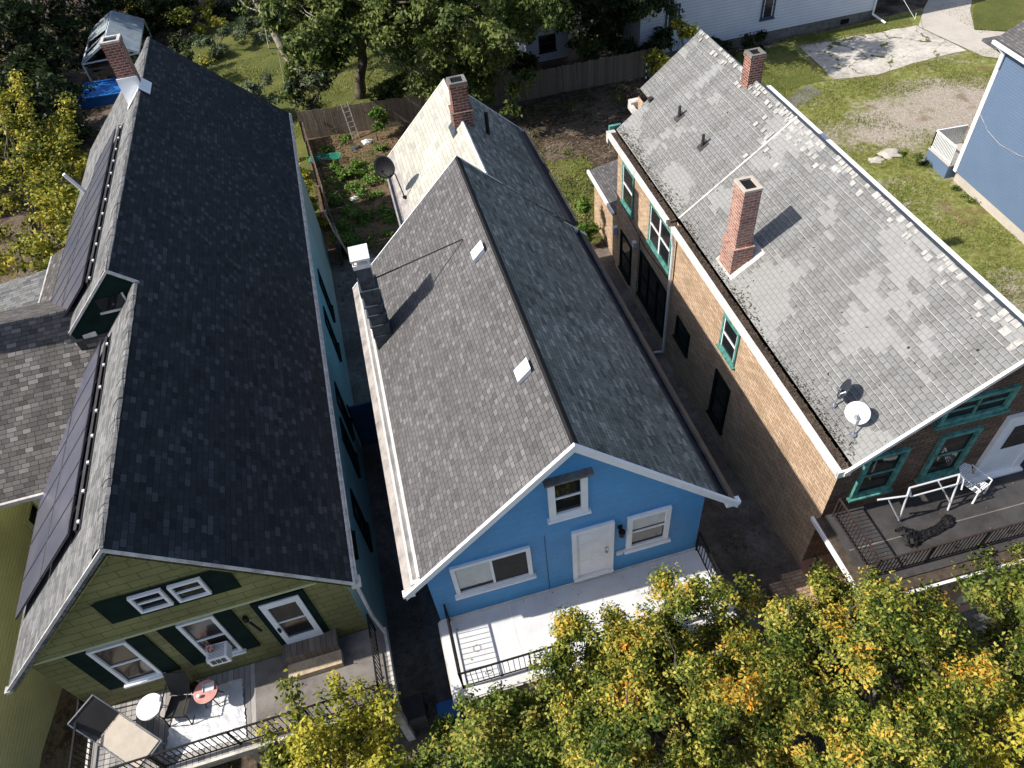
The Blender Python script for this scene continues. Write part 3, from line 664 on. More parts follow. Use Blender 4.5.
# give the frame its pivot back at the street corner: shift so that x stays true at the front
w = MB()
GX = -6.76
w.poly([(-3.28,.3,-1.2),(-3.28,23.3,-1.2),(-3.28,23.3,6.3),(-3.28,.3,6.3)])
L.add(w, 'wall', 'teal_siding', label='sea green side wall along the alley')
w = MB(); w.poly([(-10.25,.3,-.1),(-3.28,.3,-.1),(-3.28,.3,6.2),(-3.6,.3,6.55),(-9.95,.3,6.5),(-10.25,.3,6.15)])
L.add(w, 'wall', 'olive_siding', label='olive shingled front wall')
w = MB()
w.poly([(-10.25,.3,-1.),(-10.25,5.5,-1.),(-10.25,5.5,6.1),(-10.25,.3,6.1)]).poly([(-11.0,8.2,-1.2),(-11.0,23.3,-1.2),(-11.0,23.3,6.6),(-11.0,8.2,6.6)])
w.poly([(-11.0,23.3,-1.2),(-3.28,23.3,-1.2),(-3.28,23.3,6.3),(-7.27,23.3,10.1),(-11.0,23.3,6.6)])
w.box(-12.1,-10.26,6.5,11.8,-1.2,5.85)
L.add(w, 'wall', 'olive_clap', label='olive side and rear walls')
# jettied gable with a flared foot
w = MB(); zA, zB = 8.12, 6.62
def gx(z): return (z-9.70)/1.0
w.poly([(GX-(9.6-zA),.05,zA),(GX+(9.6-zA),.05,zA),(GX,.05,9.62)])
w.poly([(GX-(9.6-zA),.05,zA),(GX-3.05,-.05,zB),(GX+3.05,-.05,zB),(GX+(9.6-zA),.05,zA)])
w.poly([(GX-3.05,-.05,zB),(GX+3.05,-.05,zB),(GX+3.05,.32,zB),(GX-3.05,.32,zB)])
L.add(w, 'gable', 'olive_siding')
L.add(MB().box(GX-3.07,GX+3.07,-.085,-.052,zB-.03,zB+.02), 'gable_trim', 'olive_clap')
YLF, YLS, YLB = -.1, 8.05, 23.7
EL = (-2.99, 6.23)
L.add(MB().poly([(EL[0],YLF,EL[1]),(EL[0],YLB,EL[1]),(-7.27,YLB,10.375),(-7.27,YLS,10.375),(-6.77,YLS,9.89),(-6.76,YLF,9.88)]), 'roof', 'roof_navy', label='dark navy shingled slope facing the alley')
L.add(MB().slab([(-10.65,YLF,5.97),(-6.76,YLF,9.88),(-6.76,YLS,9.88),(-10.65,YLS,5.97)], .14), 'roof', 'roof_navy_lit', label='sunlit front slope that carries solar panels')
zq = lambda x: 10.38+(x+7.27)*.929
L.add(MB().slab([(-11.5,9.5,zq(-11.5)),(-9.2,8.95,zq(-9.2)),(-9.0,YLS,zq(-9.0)),(-7.27,YLS,10.38),(-7.27,YLB,10.38),(-11.5,YLB,zq(-11.5))], .14), 'roof', 'roof_navy_lit', label='sunlit rear slope that carries solar panels')
L.add(MB().slab([(-12.1,9.2,6.22),(-11.5,9.2,6.46),(-11.5,16.4,6.46),(-12.1,16.4,6.22)], .1), 'eave_extension', 'roof_slate_brown')
L.add(MB().box(-12.16,-12.101,9.2,16.4,6.1,6.2), 'gutter', 'dirty_white')
# rolled ridge caps
for (x, z, a, b_) in ((-6.76, 9.88, YLF, YLS), (-7.27, 10.38, YLS, YLB)):
    m = MB(); prof = [(-.36,-.35),(-.20,-.165),(-.09,-.05),(-.02,-.012),(.05,-.03)]; n = 40
    for k in range(n):
        y0 = a+(b_-a)*k/n; y1 = a+(b_-a)*(k+1)/n
        for (p, q), (s, t) in zip(prof[:-1], prof[1:]): dz = .006*math.sin(k*1.7)+.004*math.sin(k*4.1); m.poly([(x+p,y0,z+q+.036+dz),(x+p,y1,z+q+.03+dz),(x+s,y1,z+t+.03+dz),(x+s,y0,z+t+.036+dz)])
    L.add(m, 'ridge_cap', 'roof_navy_lit')
# right eave: white metal edge and gutter
g = MB(); g.box(-3.0,-2.94,YLF,YLB,6.17,6.235).box(-2.939,-2.9,YLF+.05,YLB,6.1,6.2)
for k in range(46): g.box(-3.0,-2.88,.3+k*.5,.33+k*.5,6.236,6.25)
L.add(g, 'gutter', 'dirty_white')
r = MB()
for (x0,z0,x1,z1) in ((-10.68,5.96,-6.76,9.9),(-6.76,9.9,-2.95,6.22)):
    r.hexa([(x0,YLF-.04,z0-.10),(x1,YLF-.04,z1-.10),(x1,YLF-.001,z1-.10),(x0,YLF-.001,z0-.10)],[(x0,YLF-.04,z0),(x1,YLF-.04,z1),(x1,YLF-.001,z1),(x0,YLF-.001,z0)])
r.box(-10.72,-10.6,-.16,-.01,5.86,5.955).box(-3.05,-2.84,-.16,.1,6.05,6.168)
L.add(r, 'rake_board', 'dirty_white')
so = MB()
for (x0,z0,x1,z1) in ((-10.6,5.9,-6.76,9.7),(-6.76,9.7,-3.05,6.12)):
    so.hexa([(x0,YLF,z0-.12),(x1,YLF,z1-.12),(x1,.3,z1-.12),(x0,.3,z0-.12)],[(x0,YLF,z0-.07),(x1,YLF,z1-.07),(x1,.3,z1-.07),(x0,.3,z0-.07)])
L.add(so, 'soffit', 'olive_siding')
L.add(MB().path([(-3.0,-.02,6.06),(-3.02,.12,5.5),(-3.05,.2,3.9),(-2.9,.0,3.2)], .045, 8), 'downspout', 'dirty_white')
# front-facing sliver of the taller rear part, with its small window
zl0 = lambda y: 3.63+.556*y
w = MB(); w.poly([(-6.74,YLS-.01,9.84),(-7.27,YLS-.01,10.36),(-9.0,YLS-.01,8.76),(-8.95,YLS-.01,8.52),(-8.05,YLS-.01,8.50)])
L.add(MB().poly([(-9.02,YLS-.005,8.6),(-9.02,YLS-.005,7.9),(-8.3,YLS-.005,7.9),(-8.0,YLS-.005,8.6)]), 'cheek', 'roof_slate_brown')
gf = L.add(w, 'gablet', 'dark_green')
w = MB()
for (p, q) in (((-7.27,10.42),(-6.70,9.88)), ((-7.27,10.42),(-9.0,8.82))):
    w.hexa([(p[0],YLS-.07,p[1]-.09),(q[0],YLS-.07,q[1]-.09),(q[0],YLS-.012,q[1]-.09),(p[0],YLS-.012,p[1]-.09)],[(p[0],YLS-.07,p[1]),(q[0],YLS-.07,q[1]),(q[0],YLS-.012,q[1]),(p[0],YLS-.012,p[1])])
L.add(w, 'gablet_trim', 'dirty_white', gf)
L.add(MB().box(-7.95,-7.25,YLS-.03,YLS-.012,9.2,9.62), 'gablet_window', 'glass', gf); L.add(MB().box(-8.0,-7.2,YLS-.06,YLS-.031,9.14,9.2).box(-7.25,-7.2,YLS-.06,YLS-.031,9.2,9.66), 'gablet_window_frame', 'dirty_white', gf)
L.add(MB().slab([(-8.75,7.99,8.52),(-8.4,7.99,8.52),(-8.4,8.02,8.66),(-8.75,8.02,8.62)],.03), 'flashing', 'dirty_white', gf)
# cross wing to the left
L.add(MB().slab([(-13.1,4.95,6.38),(-9.7,4.95,6.38),(-8.1,8.0,8.08),(-9.0,9.2,8.75),(-13.1,9.2,8.75)], .12), 'wing_roof', 'roof_slate_brown')
L.add(MB().slab([(-13.1,9.2,8.75),(-9.0,9.2,8.75),(-9.6,13.0,6.64),(-13.1,13.0,6.64)], .12), 'wing_roof', 'roof_slate_brown')
L.add(MB().box(-13.1,-10.4,4.87,4.949,6.24,6.36), 'wing_gutter', 'dirty_white')
w = MB(); w.box(-12.75,-12.2,8.55,9.3,7.9,11.4).box(-12.8,-12.15,8.5,9.35,11.401,11.5)
L.add(w, 'wing_shadow_stack', 'white')  # added stack out of view, shaped to cast the shadow along the wing ridge
# windows
def shutter(x0, x1, z0, z1, y, p): L.add(MB().box(x0,x1,y-.04,y-.004,z0,z1), 'shutter', 'dark_green', p)
w1 = window_front(L, -9.06, -8.2, 4.05, 5.95, .3, fr='white', fw=.08, glass='glass_warm'); shutter(-9.5,-9.07,3.95,6.05,.3,w1); shutter(-8.19,-7.8,3.95,6.05,.3,w1)
w2 = window_front(L, -7.08, -6.25, 4.05, 5.98, .3, fr='white', fw=.08, glass='glass_warm'); shutter(-7.5,-7.09,3.95,6.05,.3,w2); shutter(-6.24,-5.85,3.95,6.05,.3,w2)
su = L.add(MB().box(-7.85,-5.15,-.012,.0,7.15,8.08), 'window_surround', 'dark_green')
for x in (-7.17, -6.38):
    wv = window_front(L, x, x+.66, 7.36, 8.02, -.013, fr='white', fw=.06, sill=False)
dr = MB(); dr.box(-5.27,-5.14,.22,.296,3.5,5.82).box(-4.48,-4.35,.22,.296,3.5,5.82).box(-5.139,-4.481,.22,.296,5.6,5.82).box(-5.139,-4.481,.22,.296,3.5,3.95)
dL = L.add(dr, 'storm_door', 'white')
L.add(MB().box(-5.138,-4.482,.27,.296,3.951,5.599), 'pane', 'glass', dL); L.add(MB().box(-5.138,-4.482,.25,.268,4.75,4.80), 'glazing_bar', 'white', dL)
L.add(MB().box(-5.22,-5.17,.17,.219,4.45,4.62), 'handle', 'black_iron', dL)
L.add(MB().box(-5.42,-5.275,.25,.296,3.45,5.95).box(-4.345,-4.2,.25,.296,3.45,5.95).box(-5.275,-4.345,.25,.296,5.821,5.95), 'door_trim', 'dark_green', dL)
st = MB(); st.box(-5.4,-4.05,-.12,.294,3.5,3.68).box(-5.4,-4.05,-.14,-.1201,3.1,3.679)
L.add(st, 'door_step', 'wood_grey'); L.add(MB().box(-5.4,-4.05,-.5,-.141,3.1,3.32), 'door_step', 'wood_light')
lamp = MB(); lamp.box(-5.75,-5.66,.2,.296,5.3,5.5).tube((-5.62,.16,5.36),(-5.5,.1,4.95),.03,n=8); L.add(lamp, 'wall_lamp', 'black_iron')
for yc in (15.75, 13.3, 9.1, 7.4, 4.4): window_side(L, yc-.5, yc+.5, 1.05, 3.1, -3.28, 1, fr='dark_green', fw=.1, depth=.05)
window_side(L, 2.0, 2.8, 3.9, 5.3, -3.28, 1, fr='dark_green', fw=.1, depth=.05)
# solar panels
def panel(x0, x1, y0, y1, plane, lift=.16):
    """one panel on the slope plane z = plane(x)"""
    z0, z1 = plane(x0), plane(x1); n = Vector((-(z1-z0), 0, (x1-x0))).normalized()*lift; sh = MB()
    a = [Vector((x0,y0,z0))+n, Vector((x1,y0,z1))+n, Vector((x1,y1,z1))+n, Vector((x0,y1,z0))+n]
    sh.slab(a, .04); o = L.add(sh, 'solar_panel', 'solar')
    f = MB()
    for p, q in zip(a, a[1:]+a[:1]): f.bar(p, q, .02, .02)
    L.add(f, 'frame', 'gutter_dark', o)
pf = lambda x: 9.88+(x+6.76)*1.005
pr = lambda x: 10.38+(x+7.27)*.929
nb = 0
for (x, pl, y0, y1) in ((-7.93, pf, 1.6, 7.6), (-8.19, pr, 9.1, 18.2)):
    y = y0
    while y < y1: L.add(MB().box(x-.03, x+.02, y-.035, y+.035, pl(x)+.05, pl(x)+.1), 'panel_clamp', 'white'); y += .8
for k in range(6): panel(-9.28, -8.08, 1.45+k*1.02, 2.44+k*1.02, pf)
for k in range(5): panel(-10.52, -9.31, 1.45+k*1.02, 2.44+k*1.02, pf)
for k in range(9): panel(-9.6, -8.35, 9.0+k*1.02, 9.99+k*1.02, pr)
for k in range(1, 8): panel(-10.85, -9.62, 9.0+k*1.02, 9.99+k*1.02, pr)
rk = MB()
for (x, pl, y0, y1) in ((-8.02, pf, 1.45, 7.6), (-8.28, pr, 9.0, 18.2)):
    z = pl(x); rk.box(x-.03, x+.03, y0, y1, z+.03, z+.12)
L.add(rk, 'panel_rail', 'gutter_dark')
rk = MB()
for (x, pl, y0, y1) in ((-7.96, pf, 1.4, 7.65), (-8.22, pr, 8.95, 18.25)): z = pl(x); rk.slab([(x-.3,y0,pl(x-.3)+.02),(x+.09,y0,pl(x+.09)+.02),(x+.09,y1,pl(x+.09)+.02),(x-.3,y1,pl(x-.3)+.02)], .015)
L.add(rk, 'panel_gap', 'black_iron')  # black strip painted for the dark gap along the panels' upper edge
L.add(MB().tube((-10.7,18.6,7.2),(-11.0,18.5,8.1),.07,n=10), 'vent_pipe', 'white')
chimney(L, -7.84, -7.24, 19.0, 19.55, 9.3, 12.0, 'brick_red', cap='dirty_white', lab='leaning red brick chimney with a pale cap')
fl = MB(); fl.slab([(-7.92,18.62,9.84),(-7.27,18.62,10.45),(-7.27,19.7,10.45),(-7.92,19.7,9.84)],.02).slab([(-7.265,18.75,10.45),(-6.98,18.75,10.17),(-6.98,19.7,10.17),(-7.265,19.7,10.45)],.02).box(-7.89,-7.19,18.95,18.998,9.9,10.78)
L.add(fl, 'chimney_flashing', 'white')
# low rear ell
re = MB(); re.box(-9.6,-6.4,23.71,27.2,-1.2,6.2); L.add(re, 'rear_ell', 'olive_clap')
L.add(MB().slab([(-9.8,23.72,6.9),(-6.2,23.72,6.9),(-6.2,27.5,6.3),(-9.8,27.5,6.3)],.12), 'rear_ell_roof', 'tar')
L.add(MB().box(-9.8,-6.2,27.501,27.6,6.18,6.34), 'rear_ell_gutter', 'gutter_white')
# balcony deck with railing
b_ = MB(); b_.box(-6.3,-2.95,-1.75,.294,2.9,3.1); dko = L.add(b_, 'balcony', 'deck_grey')
L.add(MB().box(-10.3,-6.301,-1.75,.294,2.9,3.1), 'balcony_boards', 'deck_planks')
L.add(MB().box(-10.36,-2.90,-1.82,-1.751,2.82,3.12).box(-2.949,-2.88,-1.75,.2,2.82,3.12).box(-10.36,-10.301,-1.75,.29,2.82,3.12), 'fascia', 'dirty_white', dko)
L.add(MB().box(-10.3,-2.95,-1.74,.29,2.7,2.899), 'porch_beam', 'olive_clap'); 
for x in (-10.2,-6.7,-3.2): L.add(MB().box(x,x+.2,-1.7,-1.5,0,2.7), 'porch_post', 'dirty_white')
railing(L, [(-10.2,.2,3.1),(-10.2,-1.62,3.1)], .92, 'black_iron', scroll=False)
railing(L, [(-10.2,-1.62,3.1),(-3.15,-1.62,3.1)], .92, 'black_iron')
railing(L, [(-3.15,-1.62,3.1),(-3.15,.2,3.1)], .92, 'black_iron', scroll=False)

# ------------------------------------------------------------------ brick house (right)
PB = (9.33, -.12, 0)
K = House('brick_house', 'tan brick house on the right with a worn pale grey roof', 'house', PB, -1.2)
def kx(x, y): return x
X0, X1 = 9.33, 16.0
RX, RZ = 13.03, 8.85
w = MB()
w.poly([(X0,-.12,-1.6),(X0,17.0,-1.6),(X0,17.0,5.62),(X0,-.12,5.62)])
w.poly([(X1,-.12,-1.6),(X1,18.0,-1.6),(X1,18.0,5.62),(X1,-.12,5.62)])
w.poly([(X0,17.0,-1.6),(10.5,17.0,-1.6),(10.5,17.0,6.6),(X0,17.0,5.7)]).poly([(10.5,17.0,-1.6),(10.5,18,-1.6),(10.5,18,6.7),(10.5,17.0,6.7)])
w.poly([(10.5,18.,-1.6),(X1,18.,-1.6),(X1,18.,5.7),(RX,18.,8.6),(10.5,18.,6.7)])
K.add(w, 'wall', 'brick_tan', label='tan brick side wall')
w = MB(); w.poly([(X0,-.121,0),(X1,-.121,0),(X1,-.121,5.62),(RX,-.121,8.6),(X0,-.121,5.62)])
K.add(w, 'wall', 'brick_tan_shaded', label='brick front wall with its shade put into a darker brown')
sl = (8.77-5.88)/(12.93-9.27)
zl = lambda x: RZ-abs(RX-x)*sl
K.add(MB().slab([(9.30,-.42,zl(9.30)),(RX,-.42,RZ),(RX,10.55,RZ),(9.30,10.55,zl(9.30))], .12), 'roof', 'roof_old', label='worn grey front slope')
K.add(MB().slab([(9.30,10.6,zl(9.30)-.03),(RX,10.6,RZ-.03),(RX,18.15,RZ-.03),(10.62,18.15,zl(10.62)-.03),(10.62,17.2,zl(10.62)-.03),(9.30,17.2,zl(9.30)-.03)], .12), 'roof', 'roof_old', label='worn grey rear slope with pale repairs')
K.add(MB().slab([(RX,-.42,RZ),(16.3,-.42,5.95),(16.3,18.15,5.95),(RX,18.15,RZ)], .12), 'roof', 'roof_old', label='far slope behind the ridge')
K.add(MB().slab([(9.28,10.52,zl(9.28)+.03),(RX,10.52,RZ+.03),(RX,10.6,RZ+.03),(9.28,10.6,zl(9.28)+.03)], .03), 'roof_seam', 'dirty_white')
# broken, bleached shingle tabs along the ridge
m = MB(); rnd = random.Random(3); y = -.4
while y < 18:
    t = rnd.uniform(.12,.26)
    for r_ in range(3):
        if rnd.random() < (.6,.28,.08)[r_]:
            xa = RX-.02-r_*.16+rnd.uniform(-.02,.02); xb = xa-rnd.uniform(.08,.15); zz = .016+rnd.uniform(0,.015)
            m.slab([(xb,y,zl(xb)+zz),(xa,y+rnd.uniform(-.02,.02),zl(xa)+zz),(xa,y+t-.03,zl(xa)+zz),(xb,y+t-rnd.uniform(.02,.07),zl(xb)+zz)], .012)
    y += t
for k in range(34):
    y = rnd.gauss(10.2,.8); xa = RX-abs(rnd.gauss(0,.5))-.05; xb = xa-.13; m.slab([(xb,y,zl(xb)+.014),(xa,y,zl(xa)+.014),(xa,y+.16,zl(xa)+.014),(xb,y+.15,zl(xb)+.014)], .012)
M['bleached'] = plain('bleached', (.37,.36,.34), .9, var=.3, scale=6)
o = K.add(m, 'broken_shingles', 'bleached'); o['kind'] = 'stuff'
# debris-filled box gutter with a pale metal lip
K.add(MB().box(9.06,9.298,-.4,10.4,5.62,5.74).box(9.06,9.298,10.75,17.2,5.62,5.72), 'gutter_trough', 'dirt')
K.add(MB().box(8.93,9.059,-.45,10.35,5.60,5.78).box(8.93,9.059,10.8,17.2,5.60,5.76).box(8.93,9.298,-.47,-.401,5.56,5.79), 'gutter', 'gutter_white')
K.add(MB().box(9.0,9.327,-.4,10.35,5.45,5.599).box(9.0,9.327,10.8,17.15,5.45,5.599).box(8.95,9.3,17.21,17.45,5.3,5.75), 'eave_board', 'dirty_white')
K.add(MB().box(9.1,9.6,17.46,17.6,5.3,5.9), 'eave_return', 'teal_trim')
K.add(MB().box(10.2,10.62,18.0,18.35,6.2,6.45).box(10.1,10.3,17.3,18.1,6.2,6.35), 'rear_cornice', 'dirty_white')
m = MB(); rnd = random.Random(5)      # leaves and grit lying in the gutter and on the lowest courses
for k in range(6000):
    y = rnd.uniform(-.3,17.1); x = 9.08+abs(rnd.gauss(0,.16+.05*math.sin(y*1.3)+.05*(y>11))); 
    if 10.3 < y < 10.8: continue
    z = (5.745 if x < 9.3 else zl(x)+.012); s_ = rnd.uniform(.012,.04); a = rnd.uniform(0,6.3)
    m.poly([(x+s_*math.cos(a+q*2.1), y+s_*math.sin(a+q*2.1), z+rnd.uniform(0,.03)) for q in range(3)])
dbr = K.add(m, 'gutter_debris', 'wood_dark'); dbr['kind'] = 'stuff'
K.add(MB().box(16.301,16.52,-.45,18.15,5.76,5.92), 'gutter', 'white', label='white far gutter')
r = MB()
for (x0,z0,x1,z1) in ((9.1,zl(9.1)-.02,RX,RZ+.02),(RX,RZ+.02,16.5,5.80)):
    r = MB(); r.hexa([(x0,-.5,z0-.12),(x1,-.5,z1-.12),(x1,-.421,z1-.12),(x0,-.421,z0-.12)],[(x0,-.5,z0+.02),(x1,-.5,z1+.02),(x1,-.421,z1+.02),(x0,-.421,z0+.02)])
    K.add(r, 'rake_board', 'gutter_white')
chimney(K, 9.55, 10.08, 7.05, 7.72, 5.6, 9.05, 'brick_pink', band=7.0, cap='canvas_tan', corbel=False, lab='tall pink brick chimney near the eave')
K.add(MB().slab([(9.45,6.8,zl(9.45)+.02),(10.45,6.8,zl(10.45)+.02),(10.45,7.95,zl(10.45)+.02),(9.45,7.95,zl(9.45)+.02)], .03), 'chimney_flashing', 'dirty_white')
chimney(K, 12.72, 13.22, 13.4, 13.9, 8.0, 9.75, 'brick_red', cap='stone', corbel=True, lab='short red brick chimney on the ridge')
for (x, y) in ((11.0-.07, 12.7), (10.95, 14.9)):
    K.add(MB().tube((x,y,zl(x)-.1),(x,y,zl(x)+.42),.055,n=10).slab([(x-.16,y-.16,zl(x-.16)+.0),(x+.16,y-.16,zl(x+.16)+.0),(x+.16,y+.16,zl(x+.16)),(x-.16,y+.16,zl(x-.16))],.01), 'vent_pipe', 'gutter_dark')
K.add(MB().box(10.55,10.72,16.9,17.1,zl(10.6)-.05,zl(10.6)+.12), 'roof_vent', 'gutter_dark')
# side windows (green frames, white sashes)
KW = [(14.95,16.3,3.1,4.95,0),(10.95,13.15,3.2,4.98,1),(5.46,6.58,3.5,4.92,0)]
for y0,y1,z0,z1,v in KW: window_side(K, y0,y1,z0,z1,X0,-1,fr='teal_trim',vert=v,pale=True)
for y0,y1,z0,z1,v in [(14.95,16.3,-.5,1.55,0),(11.0,13.9,-.15,2.15,2),(8.7,9.9,.9,1.95,0),(5.4,6.5,.15,2.4,0),]: window_side(K, y0,y1,z0,z1,X0,-1,fr='dark_green',vert=v)
K.add(MB().path([(9.1,10.6,5.5),(9.12,10.6,5.1),(9.2,10.62,4.7),(9.2,10.62,-.7),(8.95,10.9,-.95)], .06, 8), 'downspout', 'dish_light')
K.add(MB().path([(9.29,17.2,3.0),(9.29,13.2,2.6),(9.29,10.9,2.9)], .014, 5).path([(9.29,14.0,3.0),(9.29,14.1,-.6)],.014,5), 'cable', 'black_iron')
K.add(MB().box(9.18,9.326,14.4,14.6,1.9,2.15), 'electric_meter', 'dish_light'); K.add(MB().box(9.15,9.326,16.8,17.0,.9,1.3), 'electric_meter', 'dish_light')
# front openings
def fr_win(x0,x1,z0,z1,v=0):
    wv = window_front(K, x0,x1,z0,z1,-.121,fr='teal_trim',fw=.13,vert=v,depth=.09)
    return wv
fr_win(9.95,11.12,3.8,5.62); fr_win(11.95,13.1,3.82,5.75); fr_win(11.55,13.45,6.32,7.2,1)
dd = MB(); dd.box(13.75,13.98,-.24,-.125,3.2,5.85).box(15.0,15.25,-.24,-.125,3.2,5.85).box(13.981,14.999,-.24,-.125,5.6,5.85).box(13.7,15.3,-.36,-.125,3.12,3.199)
kd = K.add(dd, 'door', 'greyblue_siding'); kd.data.materials[0] = M['white']
K.add(MB().box(13.982,14.998,-.2,-.126,3.2,5.598), 'door_leaf', 'white', kd); K.add(MB().box(14.15,14.85,-.215,-.2001,4.4,5.35), 'pane', 'glass', kd)
# balcony over the porch
bk = MB(); bk.box(9.42,17.3,-2.35,-.125,2.92,3.1); bo = K.add(bk, 'balcony', 'tar')
K.add(MB().box(9.2,9.419,-2.62,-.1251,2.86,3.06).box(9.42,17.3,-2.62,-2.351,2.86,3.04), 'balcony_edge', 'wood_dark', bo)
K.add(MB().box(9.12,9.199,-2.70,-.0,2.86,2.99).box(9.12,17.3,-2.70,-2.621,2.84,2.92), 'balcony_gutter', 'white', bo)
K.add(MB().box(9.5,17.3,-1.28,-1.25,3.101,3.106), 'roofing_seam', 'deck_grey', bo)
K.add(MB().box(9.3,17.3,-2.6,-.13,2.6,2.859), 'porch_beam', 'dirty_white')
railing(K, [(9.62,-.2,3.1),(9.62,-2.1,3.1)], .85, 'rust_iron', step=.11)
railing(K, [(9.62,-2.1,3.1),(17.2,-2.1,3.1)], .85, 'rust_iron', step=.11)
K.add(MB().box(9.25,17.2,-2.6,-.125,-.1,.6), 'porch_floor', 'pink_floor')
K.add(MB().box(8.6,9.249,-1.9,-.3,-.1,.42).box(8.2,8.599,-1.8,-.4,-.1,.22), 'porch_steps', 'brick_tan')
for x in (9.35, 12.6, 16.2): K.add(MB().hexa([(x,-2.55,.6),(x+.55,-2.55,.6),(x+.55,-2.0,.6),(x,-2.0,.6)], [(x+.05,-2.5,2.599),(x+.45,-2.5,2.599),(x+.45,-2.1,2.599),(x+.05,-2.1,2.599)]), 'porch_pier', 'canvas_tan')
railing(K, [(9.4,-.4,.6),(9.4,-1.9,.6)], .8, 'rust_iron', scroll=False, posts=False)
# small tan annex at the rear corner
K.add(MB().box(9.45,12.5,17.01,20.6,-1.6,1.9), 'annex', 'brick_tan'); K.add(MB().slab([(9.25,17.02,1.95),(12.6,17.02,2.6),(12.6,20.8,2.6),(9.25,20.8,1.95)],.1), 'annex_roof', 'roof_grey'); K.add(MB().box(9.15,9.249,17.02,20.85,1.8,1.96), 'annex_gutter', 'white')

# ------------------------------------------------------------------ satellite dishes
def dish(name, label, loc, aim, r, mat, back, base, group=None, rx=1.0):
    """dish at loc (world) looking along aim, its foot at base"""
    t = thing(name, label, 'satellite dish', base, 0, group)
    a = Vector(aim).normalized(); u = a.orthogonal().normalized(); v = a.cross(u); c = Vector(loc)-Vector(base)
    m = MB(); n = 28; rings = 5
    for k in range(rings):
        for i in range(n):
            q = []
            for (kk, ii) in ((k,i),(k+1,i),(k+1,i+1),(k,i+1)):
                rr = r*kk/rings; an = 2*math.pi*ii/n; q.append(c+u*rr*math.cos(an)*rx+v*rr*math.sin(an)+a*(.28*rr*rr/r))
            if k == 0: q = q[1:]
            m.poly(q)
    o = m.build('reflector', mat, t, smooth=True); so = o.modifiers.new('s', 'SOLIDIFY'); so.thickness = .012
    b = MB(); foot = Vector((0,0,0)); b.tube(foot, foot+Vector((0,0,.05)), .08, n=10).path([foot, Vector((c.x*.35, c.y*.35, max(.18, c.z*.8))), c-a*.03], .022, 8)
    b.build('mast', back, t)
    f = c+a*r*.95-Vector((0,0,r*.25)); b = MB(); b.path([c-Vector((0,0,r*.95))+a*.2*r, f], .014, 6).tube(f, f-a*.12, .035, n=8)
    b.build('feed_arm', back, t); return t
zk = lambda x, y: 8.77-(12.93-(x-.021*y))*.79
dish('satellite_dish', 'black round satellite dish at the left eave of the cream rear roof', (.15, 15.1, 7.6), (-.5,-.8,.25), .42, 'black_cloth', 'black_iron', (.55, 14.6, 6.5))
dish('satellite_dish', 'white round satellite dish facing the viewer on the worn grey roof', (9.78, .50, 6.72), (-.75,-.55,.5), .30, 'dish_light', 'chrome', (9.6, .22, zk(9.6,.2)+.08), 'dishes on the grey roof')
dish('satellite_dish', 'dark satellite dish seen edge-on behind the white one', (9.86, 1.15, 6.80), (-.75,.55,.35), .29, 'dish_dark', 'chrome', (9.65, 1.2, zk(9.65,1.2)+.08), 'dishes on the grey roof')

# ------------------------------------------------------------------ things on the olive house balcony
def round_table(label, x, y, z, r, top, legm):
    t = thing('round_table', label, 'table', (x,y,z))
    m = MB(); m.tube((0,0,.60),(0,0,.625),r,n=32); o = m.build('table_top', top, t)
    MB().tube((0,0,.585),(0,0,.5995),r+.012,r+.012,n=32).build('rim', legm, o)
    for k in range(4):
        a = .6+k*math.pi/2; MB().path([(.05*math.cos(a),.05*math.sin(a),.585),(.18*math.cos(a),.18*math.sin(a),.3),(r*.85*math.cos(a),r*.85*math.sin(a),0)], .013, 6).build('leg', legm, t)
    return t
round_table('small round white table beside the tan canopy swing', -8.62, -.35, 3.105, .31, 'white', 'chrome')
tp = round_table('small round pink topped table on the silver sheet', -7.28, -.38, 3.105, .29, 'pink_top', 'black_iron')
bx = MB(); bx.box(-.14,.14,-.1,.1,0,.02).box(-.14,-.12,-.1,.1,.021,.05).box(.12,.14,-.1,.1,.021,.05)
o = bx.build('plastic_tray', 'dish_light'); o.location = (-7.2,-.3,3.732); tag(o, 'small white tray on the pink topped table', 'tray')
bx = MB(); bx.tube((0,0,0),(0,0,.09),.035,.04,n=12); o = bx.build('cup', 'white'); o.location = (-7.62,-.42,3.4); 
o.location = (-7.42,-.48,3.732); tag(o, 'white cup on the edge of the pink topped table', 'cup')
def patio_chair(label, x, y, z, rz):
    t = thing('patio_chair', label, 'chair', (x,y,z), rz)
    MB().slab([(-.27,-.28,.42),(.27,-.28,.42),(.25,.24,.38),(-.25,.24,.38)], .02).build('seat', 'mesh_dark', t)
    MB().slab([(-.25,.25,.40),(.25,.25,.40),(.27,.55,1.02),(-.27,.55,1.02)], .02).build('backrest', 'mesh_dark', t)
    for s in (-1, 1):
        MB().path([(s*.29,-.30,.43),(s*.30,-.30,.64),(s*.30,.30,.66),(s*.28,.42,.70)], .016, 7).build('armrest', 'wood_dark', t)
        MB().path([(s*.29,-.28,.43),(s*.28,-.36,.02),(s*.28,.1,.0),(s*.28,.40,.02),(s*.28,.26,.40)], .015, 7).build('leg', 'black_iron', t)
    MB().path([(-.28,-.36,.02),(.28,-.36,.02)], .013, 6).path([(-.28,-.3,.42),(.28,-.3,.42)], .015, 6).build('stretcher', 'black_iron', t)
    return t
patio_chair('dark mesh armchair between the white and the pink round table', -8.02, -.42, 3.105, R(-12))
pp = thing('potted_plant', 'withered plant in a dark pot under the air conditioner', 'plant', (-7.75,.02,3.105))
MB().tube((0,0,0),(0,0,.22),.10,.14,n=14).build('pot', 'wood_dark', pp)
m = MB(); rnd = random.Random(2)
